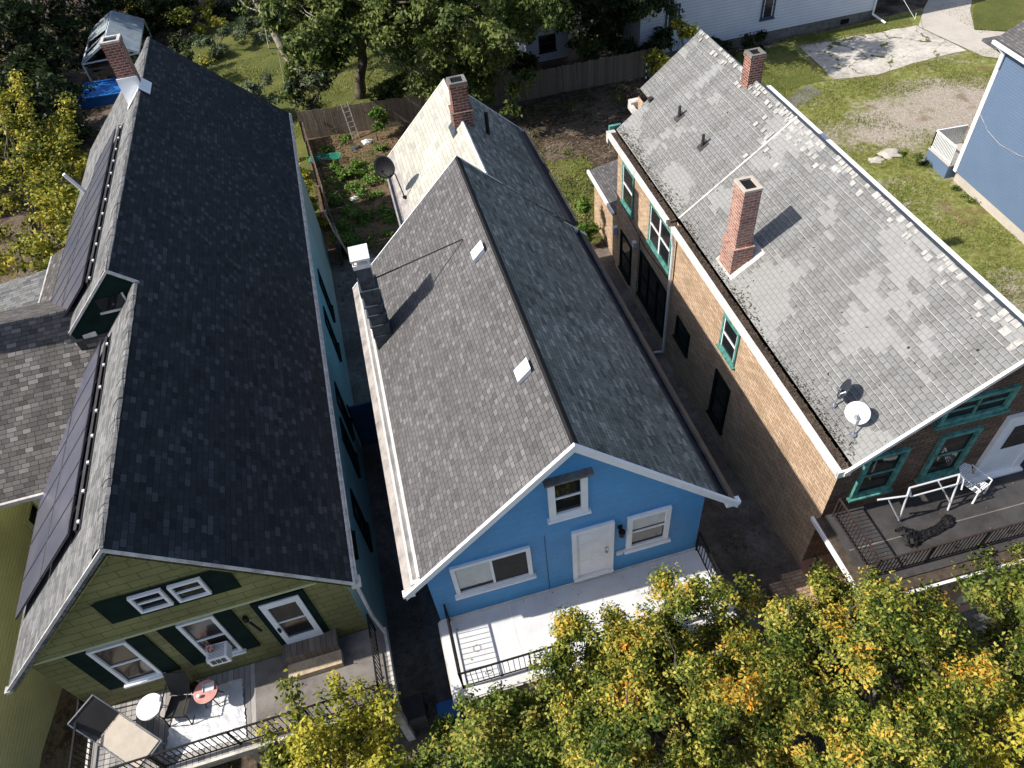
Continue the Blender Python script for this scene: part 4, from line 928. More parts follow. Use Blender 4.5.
for k in range(34):
    a = rnd.uniform(0,6.28); l = rnd.uniform(.1,.3); m.tube((0,0,.2),(l*math.cos(a),l*math.sin(a),.25+rnd.uniform(.05,.3)),.006,.002,n=4)
m.build('stem', 'wood_dark', pp)
# silver sheet, wrinkled
def wrinkled(pts, z, n, amp, seed, name, mat):
    rnd = random.Random(seed); A, Bp, C, D = [Vector((p[0],p[1],z)) for p in pts]; m = MB(); g = []
    for i in range(n+1):
        row = []
        for j in range(n+1):
            p = A.lerp(Bp, i/n).lerp(D.lerp(C, i/n), j/n)
            h = abs(math.sin(i*.9+j*.35+seed))*amp*.6+rnd.uniform(0,amp)
            if i in (0,n) or j in (0,n): p.x += rnd.uniform(-.02,.02); p.y += rnd.uniform(-.02,.02)
            row.append((p.x,p.y,z+h))
        g.append(row)
    for i in range(n):
        for j in range(n): m.poly([g[i][j],g[i+1][j],g[i+1][j+1],g[i][j+1]])
    return m.build(name, mat, smooth=True)
m_, nt_, b_s = new_mat('silver_sheet'); b_s.inputs['Base Color'].default_value = (.75,.76,.78,1); b_s.inputs['Metallic'].default_value = .35; b_s.inputs['Roughness'].default_value = .35
bump(nt_, b_s, noise(nt_, nt_.nodes.new('ShaderNodeTexCoord').outputs['Object'], 4, 5, .6).outputs[0], .6, .06); M['silver'] = m_
o = wrinkled([(-8.45,-1.42),(-6.5,-1.5),(-6.62,-.02),(-8.3,-.02)], 3.108, 26, .018, 3, 'silver_tarp', 'silver'); tag(o, 'shiny silver sheet spread over the balcony boards', 'tarp')
o = MB().box(-.45,.45,-.04,.04,0,.05).build('door_threshold', 'mesh_dark'); bpy.data.objects.remove(o)
t = thing('sun_lounger', 'tan sun lounger with a raised dark mesh back at the balcony corner', 'sun lounger', (-9.12,-.98,3.105), R(-42))
MB().slab([(-.66,-.34,.50),(.68,-.34,.50),(.68,.34,.50),(-.66,.34,.50)], .07).build('seat', 'canvas_tan', t)
MB().slab([(-1.25,-.36,.98),(-.68,-.36,.52),(-.68,.36,.52),(-1.25,.36,.98)], .02).build('backrest', 'mesh_dark', t)
fr = MB()
for y in (-.37,.37): fr.path([(-1.28,y,1.0),(-.68,y,.50),(.72,y,.46)], .018, 6)
fr.path([(-1.28,-.37,1.0),(-1.28,.37,1.0)], .018, 6).path([(.72,-.37,.46),(.72,.37,.46)], .018, 6); fr.build('frame', 'chrome', t)
for x in (-.6,.6):
    for y in (-.35,.35): MB().path([(x,y,.46),(x*1.05,y,0)], .016, 6).build('leg', 'chrome', t)
t = thing('air_conditioner', 'white window air conditioner in the lower right front window of the olive house', 'air conditioner', (-6.62,.08,4.42))
MB().box(-.24,.24,-.24,.13,0,.36).build('casing', 'white', t)
g = MB()
for k in range(3): g.box(-.17+k*.12,-.08+k*.12,-.255,-.2405,.1,.27)
g.build('grille', 'gutter_dark', t)
g = MB()
for k in range(9): g.box(-.18,.18,-.21+k*.035,-.2+k*.035,.361,.364)
g.build('vent_slats', 'gutter_dark', t)
t = thing('flower_box', 'small red flower pot on the sill above the air conditioner', 'flower pot', (-6.75,.08,4.70))
MB().tube((0,0,0),(0,0,.14),.06,.08,n=12).build('pot', 'brick_red', t)
m = MB(); rnd = random.Random(9)
for k in range(60): 
    p = Vector((rnd.uniform(-.1,.1), rnd.uniform(-.08,.05), .14+rnd.uniform(0,.12))); m.poly([p, p+Vector((.03,.01,.01)), p+Vector((.02,.03,.02))])
m.build('flowers', 'pink_top', t)

# ------------------------------------------------------------------ things on the brick house balcony
t = thing('swing_frame', 'bare white tube swing frame without a seat on the dark balcony', 'garden swing', (11.6,-.95,3.108), 0)
fr = MB()
fr.path([(-1.32,.25,1.22),(-.55,.13,1.22),(-.36,.31,1.25),(1.08,.29,1.25)], .026, 8)
fr.path([(-.55,.13,1.22),(-.42,.08,.05)], .026, 8).path([(-1.05,.21,1.22),(-.45,.05,.1)], .022, 8)
fr.path([(1.08,.29,1.25),(.98,.16,1.15),(1.0,-.02,.02)], .026, 8).path([(.45,.28,1.24),(1.0,.02,.3)], .022, 8)
fr.path([(-.36,.31,1.25),(-.36,.16,1.05),(.98,.14,1.05)], .022, 8).path([(1.08,.29,1.25),(1.2,.2,1.1),(1.12,.05,.85)], .02, 8)
fr.build('frame', 'dish_light', t)
rnd = random.Random(12); m = MB(); n1, n2 = 44, 16; path = []
for i in range(n1+1):
    s = i/n1; cx = -.72+1.62*s; cy = -.62-.16*math.sin(s*3.1)+.12*s; hw = .13+.18*math.exp(-((s-.12)/.16)**2)+.05*math.exp(-((s-.9)/.08)**2); hh = .10+.14*math.exp(-((s-.1)/.15)**2)+.05*math.exp(-((s-.92)/.08)**2)
    path.append([(cx+rnd.uniform(-.015,.015), cy+hw*math.cos(math.pi*j/n2)*rnd.uniform(.8,1.15), max(.0,hh*math.sin(math.pi*j/n2))*(.75+.35*math.sin(j*2.3+i*.5))*rnd.uniform(.7,1.3)) for j in range(n2+1)])
for i in range(n1):
    for j in range(n2): m.poly([path[i][j],path[i+1][j],path[i+1][j+1],path[i][j+1]])
o = m.build('fallen_canopy', 'black_cloth', smooth=True); o.location = (11.62,-.72,3.112); tag(o, 'crumpled black cloth lying at the feet of the white swing frame', 'cloth')
t = thing('garden_chair', 'white lattice garden chair next to the swing frame', 'chair', (13.5,-.62,3.108), R(20))
def lattice(o, u, v, n, k, w):
    m = MB(); o = Vector(o); u = Vector(u); v = Vector(v)
    for i in range(n+1): m.bar(o+u*i/n, o+u*i/n+v, w, .012)
    for i in range(k+1): m.bar(o+v*i/k, o+v*i/k+u, w, .010)
    return m
lattice((-.24,-.26,.42),(.48,0,0),(0,.48,-.02),8,8,.022).build('seat', 'white', t)
lattice((-.24,.23,.42),(.48,0,0),(0,.22,.46),8,7,.022).build('backrest', 'white', t)
for s in (-1,1):
    MB().path([(s*.27,-.28,0),(s*.27,-.26,.62),(s*.27,.1,.64),(s*.25,.34,.70)], .018, 7).build('armrest', 'white', t)
    MB().path([(s*.26,-.27,.41),(s*.27,-.30,.01)], .018, 7).build('leg', 'white', t); MB().path([(s*.25,.22,.41),(s*.26,.36,.01)], .018, 7).build('leg', 'white', t)

# ------------------------------------------------------------------ alley and yard objects
t = thing('alley_gate', 'blue board gate closing the alley between the olive and the blue house', 'gate', (-2.45,9.9,gz(9.9)))
MB().box(-.85,.85,-.03,.03,.05,2.4).build('gate_leaf', 'blue_board', t)
for z in (.3,2.2): MB().box(-.85,.85,-.055,-.031,z,z+.12).build('rail', 'blue_board', t)
for x in (-.93,.851): MB().box(x,x+.079,-.05,.05,0,2.5).build('post', 'wood_dark', t)
def bin_(name, label, x, y, mat, s=1, rz=0):
    t = thing(name, label, 'bin', (x,y,gz(y)+.05), rz)
    MB().hexa([(-.22*s,-.25*s,.06),(.22*s,-.25*s,.06),(.22*s,.25*s,.06),(-.22*s,.25*s,.06)],[(-.29*s,-.33*s,.98*s),(.29*s,-.33*s,.98*s),(.29*s,.33*s,.98*s),(-.29*s,.33*s,.98*s)]).build('body', mat, t)
    MB().hexa([(-.31*s,-.37*s,.985*s),(.31*s,-.37*s,.985*s),(.31*s,.35*s,.985*s),(-.31*s,.35*s,.985*s)],[(-.27*s,-.3*s,1.06*s),(.27*s,-.3*s,1.06*s),(.27*s,.32*s,1.06*s),(-.27*s,.32*s,1.06*s)]).build('lid', mat, t)
    for q in (-1,1): MB().tube((q*.2*s,.27*s,.1),(q*.26*s,.27*s,.1),.1*s,n=14).build('wheel', 'black_iron', t)
bin_('wheeled_bin', 'blue wheeled bin beside the corner of the white deck', -1.85, -1.6, 'blue_cloth')
bin_('wheeled_bin', 'dark grey wheeled bin against the sea green side wall', -2.75, -1.2, 'gutter_dark')

def fence(label, a, b, h, lean=0, seed=1, mat='wood_fence', cat='fence', n_post=None, w=.14, z=None):
    a = Vector((a[0],a[1],0)); b = Vector((b[0],b[1],0)); L_ = (b-a).length; d = (b-a)/L_; nrm = Vector((-d.y,d.x,0))
    t = thing('wooden_fence', label, cat, (a.x,a.y,gz(a.y))); rnd = random.Random(seed)
    m = MB(); k = 0.; 
    while k < L_:
        p = d*k; z0 = gz(a.y+p.y)-gz(a.y); hh = h+rnd.uniform(-.05,.04); ww = w-.012; tl = rnd.uniform(-.02,.02)
        q = p+d*ww; o = nrm*.012; tp = nrm*lean
        m.hexa([p-o+Vector((0,0,z0)),q-o+Vector((0,0,z0)),q+o+Vector((0,0,z0)),p+o+Vector((0,0,z0))],[p-o+tp+d*tl+Vector((0,0,z0+hh)),q-o+tp+d*tl+Vector((0,0,z0+hh)),q+o+tp+d*tl+Vector((0,0,z0+hh)),p+o+tp+d*tl+Vector((0,0,z0+hh))])
        k += w
    m.build('board_panel', mat, t)
    r = MB()
    for hz in (.35, h-.35): r.bar(nrm*(.05+lean*hz/h)+Vector((0,0,hz)), d*L_+nrm*(.05+lean*hz/h)+Vector((0,0,hz)), .05, .09)
    r.build('rail', 'wood_dark', t)
    n = n_post or max(2, int(L_/2.4)); 
    for i in range(n+1):
        p = d*L_*i/n+nrm*.12; MB().bar(p, p+nrm*lean+Vector((0,0,h+.08)), .1, .1).build('post', 'wood_dark', t)
    return t
fence('weathered board fence across the far end of the weedy yard', (-4.1,35.7), (5.2,34.4), 1.75, .08, 2)
fence('dark board fence behind the shaded yard in front of the white shed', (5.6,34.9), (18.6,34.6), 1.75, 0, 5)
fence('thin leaning fence between the olive house and the weedy yard', (-2.95,21.8), (-4.0,35.4), 1.3, -.1, 7)
o = MB().slab([(-2.95,22.4,.55),(-2.55,22.2,-.95),(-3.0,25.2,-.95),(-3.4,25.3,.45)],.04).build('leaning_board', 'wood_light'); tag(o, 'pale wood panel leaning on the thin fence', 'wood panel')
o = MB().box(-1.6,1.4,-.25,.25,0,.06).build('timber_board', 'wood_light'); o.location = (-.2,21.7,-.98); o.rotation_euler = (0,0,R(8)); tag(o, 'pale timber board lying behind the dark metal chimney', 'board')
def ladder(label, x, y, z, rx, rz, L_, mat, cat='ladder', name='ladder'):
    t = thing(name, label, cat, (x,y,z), 0); t.rotation_euler = (rx,0,rz)
    for s in (-.2,.2): MB().bar((s,0,0),(s,L_,0),.05,.04).build('side_rail', mat, t)
    m = MB()
    for k in range(int(L_/.3)): m.bar((-.2,.15+k*.3,0),(.2,.15+k*.3,0),.035,.03)
    m.build('rung', mat, t); return t
ladder('pale ladder leaning against the far board fence', -.95,34.3,-.98, R(66), R(12), 2.2, 'dirty_white')
M['green_paint'] = plain('green_paint', (.03,.30,.20), .5, var=.2)
t = thing('green_lounger_frame', 'overturned green slatted bench near the yard fence', 'bench', (-3.0,32.2,-.95), R(-12))
lattice((-.9,-.35,.35),(1.8,0,0),(0,.7,0),3,6,.05).build('seat', 'green_paint', t)
for x in (-.8,.8):
    for y in (-.3,.3): MB().bar((x,y,0),(x,y,.34),.05,.05).build('leg', 'green_paint', t)
t = thing('crate', 'small pale wooden crate on the grass strip by the thin fence', 'crate', (-4.9,33.2,-.98), R(15))
for z in (.05,.17,.29): MB().box(-.3,.3,-.2,-.18,z,z+.08).box(-.3,.3,.18,.2,z,z+.08).box(-.3,-.28,-.179,.179,z,z+.08).box(.28,.3,-.179,.179,z,z+.08).build('slat', 'wood_light', t)
def lump(name, label, cat, x, y, s, mat, seed, h=.6):
    bm = bmesh.new(); bmesh.ops.create_icosphere(bm, subdivisions=3, radius=1); rnd = random.Random(seed); ph = [rnd.uniform(0,6) for _ in range(6)]
    for v in bm.verts:
        c = v.co.copy(); k = 1+.22*math.sin(3*c.x+ph[0])*math.cos(4*c.y+ph[1])+.12*math.sin(7*c.z+ph[2]+5*c.x)+.05*math.sin(15*c.y+ph[3])
        v.co = Vector((c.x*s*k, c.y*s*.8*k, max(-.05, c.z*s*h*k)))
    me = bpy.data.meshes.new(name); bm.to_mesh(me); bm.free(); auto_uv(me); me.materials.append(M[mat]); o = bpy.data.objects.new(name, me); COL.objects.link(o); o.location = (x,y,gz(y)); return tag(o, label, cat)
lump('white_bag', 'white plastic bag by the ladder at the far fence', 'bag', -.35,33.6,.34,'white',4)
lump('blue_bag', 'blue grey bag left of the white bag', 'bag', -1.05,33.2,.28,'slate_metal',5)
lump('plastic_bag', 'small pale blue bag in the middle of the weeds', 'bag', -1.8,27.6,.26,'dish_light',6)
lump('rock', 'large pale flat stone in the grass lot', 'stone', 26.6,20.6,.62,'sidewalk',7,.3)
lump('rock', 'small pale flat stone left of the large one in the grass lot', 'stone', 25.6,20.4,.42,'sidewalk',8,.25)
lump('rock', 'brown grey stone near the ridge end of the brick house roof in the grass lot', 'stone', 22.9,22.4,.4,'stone',9,.3)
o = MB().slab([(-.5,-.1,.3),(.4,-.12,.02),(.4,.12,.02),(-.5,.1,.3)],.03).bar((-.4,.3,.05),(.6,-.1,.1),.1,.04).build('timber_scraps', 'white'); o.location=(10.6,19.6,-.95); tag(o, 'white painted timber scraps in the grass by the brick annex', 'timber')

# ------------------------------------------------------------------ houses around
W_ = thing('white_house', 'large white clapboard house beyond the lot with blue trimmed windows', 'house', (28,36,-1))
HW = type('X', (), {})(); 
class Simple:
    def __init__(s, root): s.root = root; s.piv = tuple(root.location)
    def add(s, mb, name, mat, parent=None, **kw): return mb.build(name, mat, parent or s.root, off=s.piv, **kw)
HW = Simple(W_)
HW.add(MB().box(18.3,35.4,36.0,44,-.35,6.2), 'wall', 'white_siding'); HW.add(MB().box(18.4,35.3,36.05,43.9,-1.2,-.351), 'foundation', 'stone')
HW.add(MB().slab([(17.9,35.5,6.2),(35.8,35.5,6.2),(35.8,40,9.2),(17.9,40,9.2)],.15).slab([(17.9,40,9.2),(35.8,40,9.2),(35.8,44.5,6.2),(17.9,44.5,6.2)],.15), 'roof', 'roof_slate_brown')
M['navy_trim'] = plain('navy_trim', (.03,.06,.12), .5, var=.1)
for x0,z0,z1 in ((20.0,1.15,2.6),(26.75,.55,2.2),(31.2,3.0,4.6)):
    wv = window_front(HW, x0,x0+.95,z0,z1,36.0,fr='navy_trim',fw=.12); 
    HW.add(MB().box(x0+.125,x0+.185,35.96,35.987,z0+.13,z1-.13).box(x0+.765,x0+.825,35.96,35.987,z0+.13,z1-.13), 'stile', 'white', wv)
HW.add(MB().box(33.0,33.6,35.98,36.04,-.9,-.6), 'basement_window', 'glass')
HW.add(MB().path([(35.3,35.93,6),(35.3,35.93,-.6),(35.7,34.9,-.9)], .07, 8), 'downspout', 'white')
HW.add(MB().box(35.41,41.5,38.6,44,-1.2,2.6), 'stone_wing', 'stone', label='lower grey stone wing')
t = thing('grey_blue_house', 'grey blue clapboard house at the right edge beyond the grass lot', 'house', (31,13,-1), 0)
GB = Simple(t)
ga = R(5)
def gp(x, y, z): # slight yaw of this house
    return (27.9+(x)*math.cos(ga)+(y)*math.sin(ga), 17.4-(x)*math.sin(ga)*1+(y)*math.cos(ga), z)
def gbox(x0,x1,y0,y1,z0,z1): return MB().hexa([gp(x0,y0,z0),gp(x1,y0,z0),gp(x1,y1,z0),gp(x0,y1,z0)],[gp(x0,y0,z1),gp(x1,y0,z1),gp(x1,y1,z1),gp(x0,y1,z1)])
GB.add(gbox(0,8,-15,0,-.5,5.9), 'wall', 'greyblue_siding'); GB.add(gbox(.05,7.9,-14.9,-.05,-1.2,-.501), 'foundation', 'sidewalk')
GB.add(gbox(-.05,.06,.001,.12,-.5,5.9), 'corner_board', 'white'); GB.add(gbox(-.06,-.001,-.12,.12,-.5,5.9), 'corner_board', 'white')
GB.add(MB().slab([gp(-.35,-15.3,5.95),gp(4,-15.3,8.6),gp(4,.4,8.6),gp(-.35,.4,5.95)],.14).slab([gp(4,-15.3,8.6),gp(8.4,-15.3,5.95),gp(8.4,.4,5.95),gp(4,.4,8.6)],.14), 'roof', 'roof_grey')
GB.add(gbox(-.45,-.351,-15.3,.45,5.72,5.86), 'gutter', 'white'); GB.add(MB().path([gp(-.4,.1,5.75),gp(-.1,-.12,5.4),gp(-.09,-.1,4.8)], .06, 8), 'downspout', 'white')
GB.add(gbox(-.0,1.5,.13,1.6,5.3,5.42), 'rear_canopy', 'roof_grey')
GB.add(MB().path([gp(-.03,-.1,2.6),gp(-.05,-1.0,2.2),gp(-.05,-2.0,2.05),gp(-.05,-3.2,2.2),gp(-.05,-4.0,2.4)], .008, 5).path([gp(-.05,-4.0,2.45),gp(-.05,-4.0,2.3)], .05, 6), 'cable', 'dirty_white')
GB.add(gbox(-.3,1.4,.2,2.0,-1.1,-.3), 'porch', 'greyblue_siding'); GB.add(gbox(-.32,1.42,.18,2.02,-.299,-.24), 'porch_floor', 'sidewalk')
pr_ = MB(); 
for (a, b2) in ((gp(-.25,.25,-.22),gp(-.25,1.95,-.22)),(gp(-.25,1.95,-.22),gp(1.4,1.95,-.22))):
    a = Vector(a); b2 = Vector(b2); pr_.bar(a+Vector((0,0,.95)),b2+Vector((0,0,.95)),.08,.06).bar(a+Vector((0,0,.08)),b2+Vector((0,0,.08)),.05,.05)
    n = 16
    for k in range(n+1): q = a.lerp(b2,k/n); pr_.bar(q,q+Vector((0,0,.95)),.045,.045)
GB.add(pr_, 'railing', 'white')
# clapboard neighbour at the left edge
t = thing('clapboard_house', 'olive clapboard house wall at the left edge with a small cream window', 'house', (-16,3,-.5)); CH = Simple(t)
CH.add(MB().box(-19.5,-13.4,-6,12.4,-1.2,5.0), 'wall', 'olive_clap')
CH.add(MB().slab([(-13.2,-6.3,5.0),(-13.2,12.6,5.0),(-16.5,12.6,8.0),(-16.5,-6.3,8.0)],.12).slab([(-16.5,-6.3,8.0),(-16.5,12.6,8.0),(-19.8,12.6,5.0),(-19.8,-6.3,5.0)],.12), 'roof', 'roof_slate_brown')
window_side(CH, 7.0, 8.0, 2.05, 2.95, -13.4, 1, fr='olive_clap', fw=.12, meeting=False)
CH.add(MB().slab([(-13.3,12.8,4.6),(-13.3,18.2,4.6),(-17.5,18.2,4.2),(-17.5,12.8,4.2)],.12), 'rear_roof', 'roof_navy_lit')
CH.add(MB().box(-17.3,-13.6,12.7,17.8,-1.2,4.05), 'rear_wall', 'olive_clap')
CH.add(MB().box(-14.9,-14.3,14.0,15.0,4.7,6.3), 'rear_stack', 'white')
# shed behind the fence
t = thing('garden_shed', 'small white gabled shed with a dark window behind the fence', 'shed', (13.1,41.5,-1)); SH = Simple(t)
SH.add(MB().hexa([(11.6,39.7,-1),(14.6,39.7,-1),(14.6,43.5,-1),(11.6,43.5,-1)],[(11.6,39.7,1.0),(14.6,39.7,1.0),(14.6,43.5,1.0),(11.6,43.5,1.0)]).poly([(11.6,39.7,1.0),(14.6,39.7,1.0),(13.1,39.7,2.0)]), 'wall', 'white_siding')
SH.add(MB().slab([(11.3,39.5,.85),(13.1,39.5,2.1),(13.1,43.7,2.1),(11.3,43.7,.85)],.08).slab([(13.1,39.5,2.1),(14.9,39.5,.85),(14.9,43.7,.85),(13.1,43.7,2.1)],.08), 'roof', 'tar')
window_front(SH, 12.5,13.7,-.35,.75,39.7,fr='gutter_dark',fw=.08)
# torn greenhouse and pool at the back left
t = thing('greenhouse', 'torn plastic covered greenhouse frame behind the brick chimney', 'greenhouse', (-17.0,53.6,-1), R(2))
fr = MB(); P = [(-2.0,-3.4),(2.0,-3.4),(2.0,3.4),(-2.0,3.4)]
for x,y in P: fr.bar((x,y,0),(x,y,1.75),.08,.08)
for a,b2 in zip(P, P[1:]+P[:1]): fr.bar((*a,1.75),(*b2,1.75),.09,.09)
for y in (-3.4,-1.1,1.1,3.4): fr.bar((-2.0,y,1.75),(0,y,2.75),.07,.07).bar((2.0,y,1.75),(0,y,2.75),.07,.07)
fr.bar((0,-3.4,2.75),(0,3.4,2.75),.12,.12); fr.build('frame', 'dish_light', t)
MB().slab([(0.05,-3.4,2.84),(2.05,-3.4,1.82),(2.05,3.4,1.82),(0.05,3.4,2.84)],.015).build('cover', 'poly_sheet', t)
MB().slab([(-.05,-.6,2.84),(-2.05,.4,1.82),(-2.05,3.4,1.82),(-.05,3.4,2.84)],.015).build('cover', 'poly_sheet', t, label='torn left sheet')
MB().slab([(-.05,-3.4,2.84),(-2.05,-3.4,1.82),(-2.05,-2.7,1.82),(-.8,-2.4,2.46),(-.05,-1.2,2.84)],.015).build('cover', 'poly_sheet', t, label='torn strip at the near end')
t = thing('paddling_pool', 'rectangular bright blue pool beside the rear of the olive house', 'pool', (-17.7,48.0,-1), R(-6))
MB().box(-1.6,1.6,-1.3,1.3,.0,.62).build('basin', 'blue_cloth', t)
MB().box(-1.66,1.66,-1.36,-1.2,.621,.72).box(-1.66,1.66,1.2,1.36,.621,.72).box(-1.66,-1.5,-1.199,1.199,.621,.72).box(1.5,1.66,-1.199,1.199,.621,.72).build('rim', 'blue_cloth', t)
t = thing('lumber_stack', 'stack of pale boards left of the blue pool', 'lumber', (-19.9,47.4,-1), R(-6))
MB().box(-.6,.6,-.7,.7,0,.8).build('board', 'wood_light', t)
t = thing('garden_rail', 'long grey rail behind the blue pool', 'rail', (-18.6,50.4,-1), R(-4))
MB().bar((-3,0,1.2),(3,0,1.2),.1,.1).build('top_rail', 'wood_grey', t)
for x in (-2.9,0,2.9): MB().bar((x,0,0),(x,0,1.15),.1,.1).build('post', 'wood_grey', t)
t = thing('marker_pole', 'thin striped pole standing beyond the worn grey roof', 'pole', (16.9,31.4,-1))
MB().tube((0,0,0),(0,0,2.6),.035,n=8).build('shaft', 'black_iron', t)
for k in range(6): MB().tube((0,0,.3+k*.4),(0,0,.46+k*.4),.039,n=8).build('stripe', 'white', t)

# ------------------------------------------------------------------ trees and plants
def leaves_mesh(name, blobs, size, seed, per=26, clump=.42, up=.55, spikes=None):
    """many small folded leaves gathered in clumps through the crown; blobs: (x,y,z, rx,ry,rz, number of clumps)"""
    rng = np.random.default_rng(seed); C_ = []; D_ = []
    for (x,y,z,rx,ry,rz,n) in blobs:
        ns = max(3, n//9); ds = rng.normal(size=(ns,3)); ds /= np.linalg.norm(ds,axis=1)[:,None]
        r = rng.uniform(.3,1,ns)**.5
        lob = 1+.22*np.sin(3.1*ds[:,0]*2+seed)*np.cos(2.7*ds[:,1]*2+seed*.7)+.16*np.sin(5*ds[:,2]+4*ds[:,0]+seed)
        ps = ds*(r*lob)[:,None]*np.array([rx,ry,rz])*1.1
        k = rng.integers(0,ns,n); along = ps[k]*rng.uniform(.78,1.22,n)[:,None]
        mr = (rx*ry*rz)**(1/3)
        p = along+rng.normal(size=(n,3))*np.array([1,1,.6])*mr*.11
        C_.append(p+np.array([x,y,z])); D_.append(ds[k])
    if spikes:
        for (a, b, n) in spikes:
            t = np.linspace(0,1,n)[:,None]; p = np.array(a)*(1-t)+np.array(b)*t+rng.normal(size=(n,3))*.08*(1.1-t); C_.append(p); dd = np.tile(np.array([0,0,1.]),(n,1)); D_.append(dd)
    C = np.concatenate(C_); D = np.concatenate(D_); nc = len(C)
    cs = rng.uniform(.55,1.25,nc)*clump
    idx = np.repeat(np.arange(nc), per); N_ = len(idx)
    off = rng.normal(size=(N_,3)); off /= np.linalg.norm(off,axis=1)[:,None]; off *= (rng.uniform(0,1,N_)**.5)[:,None]
    off[:,2] *= .6
    P = C[idx]+off*cs[idx][:,None]
    nrm = D[idx]*.5+off*.55+rng.normal(size=(N_,3))*.55; nrm[:,2] += up; nrm /= np.linalg.norm(nrm,axis=1)[:,None]
    a = np.cross(nrm, rng.normal(size=(N_,3))); a /= np.linalg.norm(a,axis=1)[:,None]; b = np.cross(nrm, a)
    s = (size*rng.uniform(.65,1.3,N_))[:,None]
    V = np.empty((N_,4,3)); V[:,0] = P-a*s*.5; V[:,1] = P+b*s*.27+nrm*s*.12-a*s*.06; V[:,2] = P+a*s*.58-nrm*s*.10; V[:,3] = P-b*s*.27+nrm*s*.12-a*s*.06
    me = bpy.data.meshes.new(name); me.vertices.add(N_*4); me.vertices.foreach_set('co', V.reshape(-1))
    me.loops.add(N_*4); me.loops.foreach_set('vertex_index', np.arange(N_*4, dtype=np.int32))
    me.polygons.add(N_); me.polygons.foreach_set('loop_start', np.arange(0,N_*4,4,dtype=np.int32)); me.polygons.foreach_set('loop_total', np.full(N_,4,dtype=np.int32))
    me.update(calc_edges=True); me.validate()
    return me, C
def curve_limb(mb, a, b, r0, r1, rnd, n=6, wob=.12):
    a = Vector(a); b = Vector(b); prev = a; L_ = (b-a).length
    for i in range(1, n+1):
        t = i/n; q = a.lerp(b, t)+Vector((rnd.uniform(-1,1),rnd.uniform(-1,1),rnd.uniform(-.5,.5)))*wob*L_*.25*(1 if i < n else .2)
        mb.tube(prev, q, r0+(r1-r0)*(t-1/n), r0+(r1-r0)*t, n=7, caps=False); prev = q
def tree(name, label, cat, base, fork, blobs, size, lm, bm_, seed, trunk_r=.22, per=26, clump=.42, group=None, up=.55, limbs=14, spikes=None, bare=0):
    t = thing(name, label, cat, base, 0, group); rnd = random.Random(seed)
    rel = [(x-base[0],y-base[1],z-base[2],rx,ry,rz,n) for (x,y,z,rx,ry,rz,n) in blobs]
    if spikes: spikes = [([p-q for p,q in zip(a,base)], [p-q for p,q in zip(b,base)], n) for a,b,n in spikes]
    me, C = leaves_mesh('crown', rel, size, seed, per, clump, up, spikes)
    me.materials.append(M[lm]); o = bpy.data.objects.new('crown', me); COL.objects.link(o); o.parent = t
    f = Vector(fork)-Vector(base); m = MB(); curve_limb(m, (0,0,-.2), f, trunk_r*1.25, trunk_r*.8, rnd, 7, .08)
    m.build('trunk', bm_, t, smooth=True)
    m = MB(); idx = rnd.sample(range(len(C)), min(limbs, len(C)))
    for k in idx:
        e = Vector(C[k]); 
        st = f if rnd.random() < .6 else f*rnd.uniform(.75,1.0)
        curve_limb(m, st, e, trunk_r*.42, .015, rnd, 6, .25)
        for q in range(3):
            j = rnd.randrange(len(C)); c2 = Vector(C[j])
            if (c2-e).length < 2.4: curve_limb(m, st.lerp(e,.6), c2, trunk_r*.16, .01, rnd, 4, .2)
    for k in range(bare):
        e = Vector(C[rnd.randrange(len(C))])*1.0+Vector((rnd.uniform(-.3,.3),rnd.uniform(-.3,.3),.7)); curve_limb(m, f, e, .07, .012, rnd, 7, .35)
    m.build('limb', bm_, t, smooth=True)
    return t
G1 = 'street trees in front of the houses'
def T(*a, **k): return tree(*a, **k)
T('street_tree', 'yellow green tree in front of the olive house balcony', 'tree', (-4.3,-4.6,0), (-4.3,-4.1,2.4),
  [(-4.3,-3.7,3.8,1.9,1.6,1.5,420), (-6.5,-3.4,3.1,1.6,1.0,1.0,160), (-2.9,-4.2,3.4,1.3,1.2,1.2,110), (-7.8,-3.0,2.5,1.3,.7,.8,60)], .105, 'leaf_yellow', 'bark', 11, .13, 40, .32, G1,
  spikes=[((-4.7,-2.7,3.9),(-5.0,-1.2,4.8),16),((-3.9,-2.8,3.9),(-4.0,-1.3,4.5),14),((-3.2,-3.0,3.9),(-2.9,-2.0,4.5),12),((-5.5,-2.9,3.6),(-5.7,-1.9,4.2),10)])
T('street_tree', 'dark green tree between the balcony and the white deck', 'tree', (-.9,-4.9,0), (-.9,-4.5,2.4),
  [(-.9,-4.3,3.9,1.7,1.5,1.5,420), (.3,-3.6,3.4,1.0,1.0,.9,110), (-1.5,-3.3,3.8,.9,.9,.9,80), (-.3,-2.9,4.1,.6,.7,.8,60), (.5,-4.0,3.8,.9,1.0,1.1,90)], .105, 'leaf_maple_green', 'bark', 12, .15, 40, .32, G1)
T('street_tree', 'large maple with orange tints in front of the white deck', 'tree', (2.8,-6.0,0), (2.8,-5.4,2.6),
  [(2.6,-4.55,4.95,2.2,2.1,1.8,620), (1.5,-2.45,4.95,0.6,0.8,0.9,80), (4.3,-2.95,4.95,1.1,1.3,1.3,170), (0.9,-4.75,4.75,1.3,1.2,1.3,160), (2.9,-2.65,4.85,1.1,0.9,0.9,130), (2,-3.35,5.35,1,1,0.8,120), (3.8,-3.75,5.65,1,1,0.8,110), (4.3,-4.95,4.45,1.3,1.4,1.5,150)], .088, 'leaf_maple', 'bark', 13, .22, 70, .30, G1, bare=5)
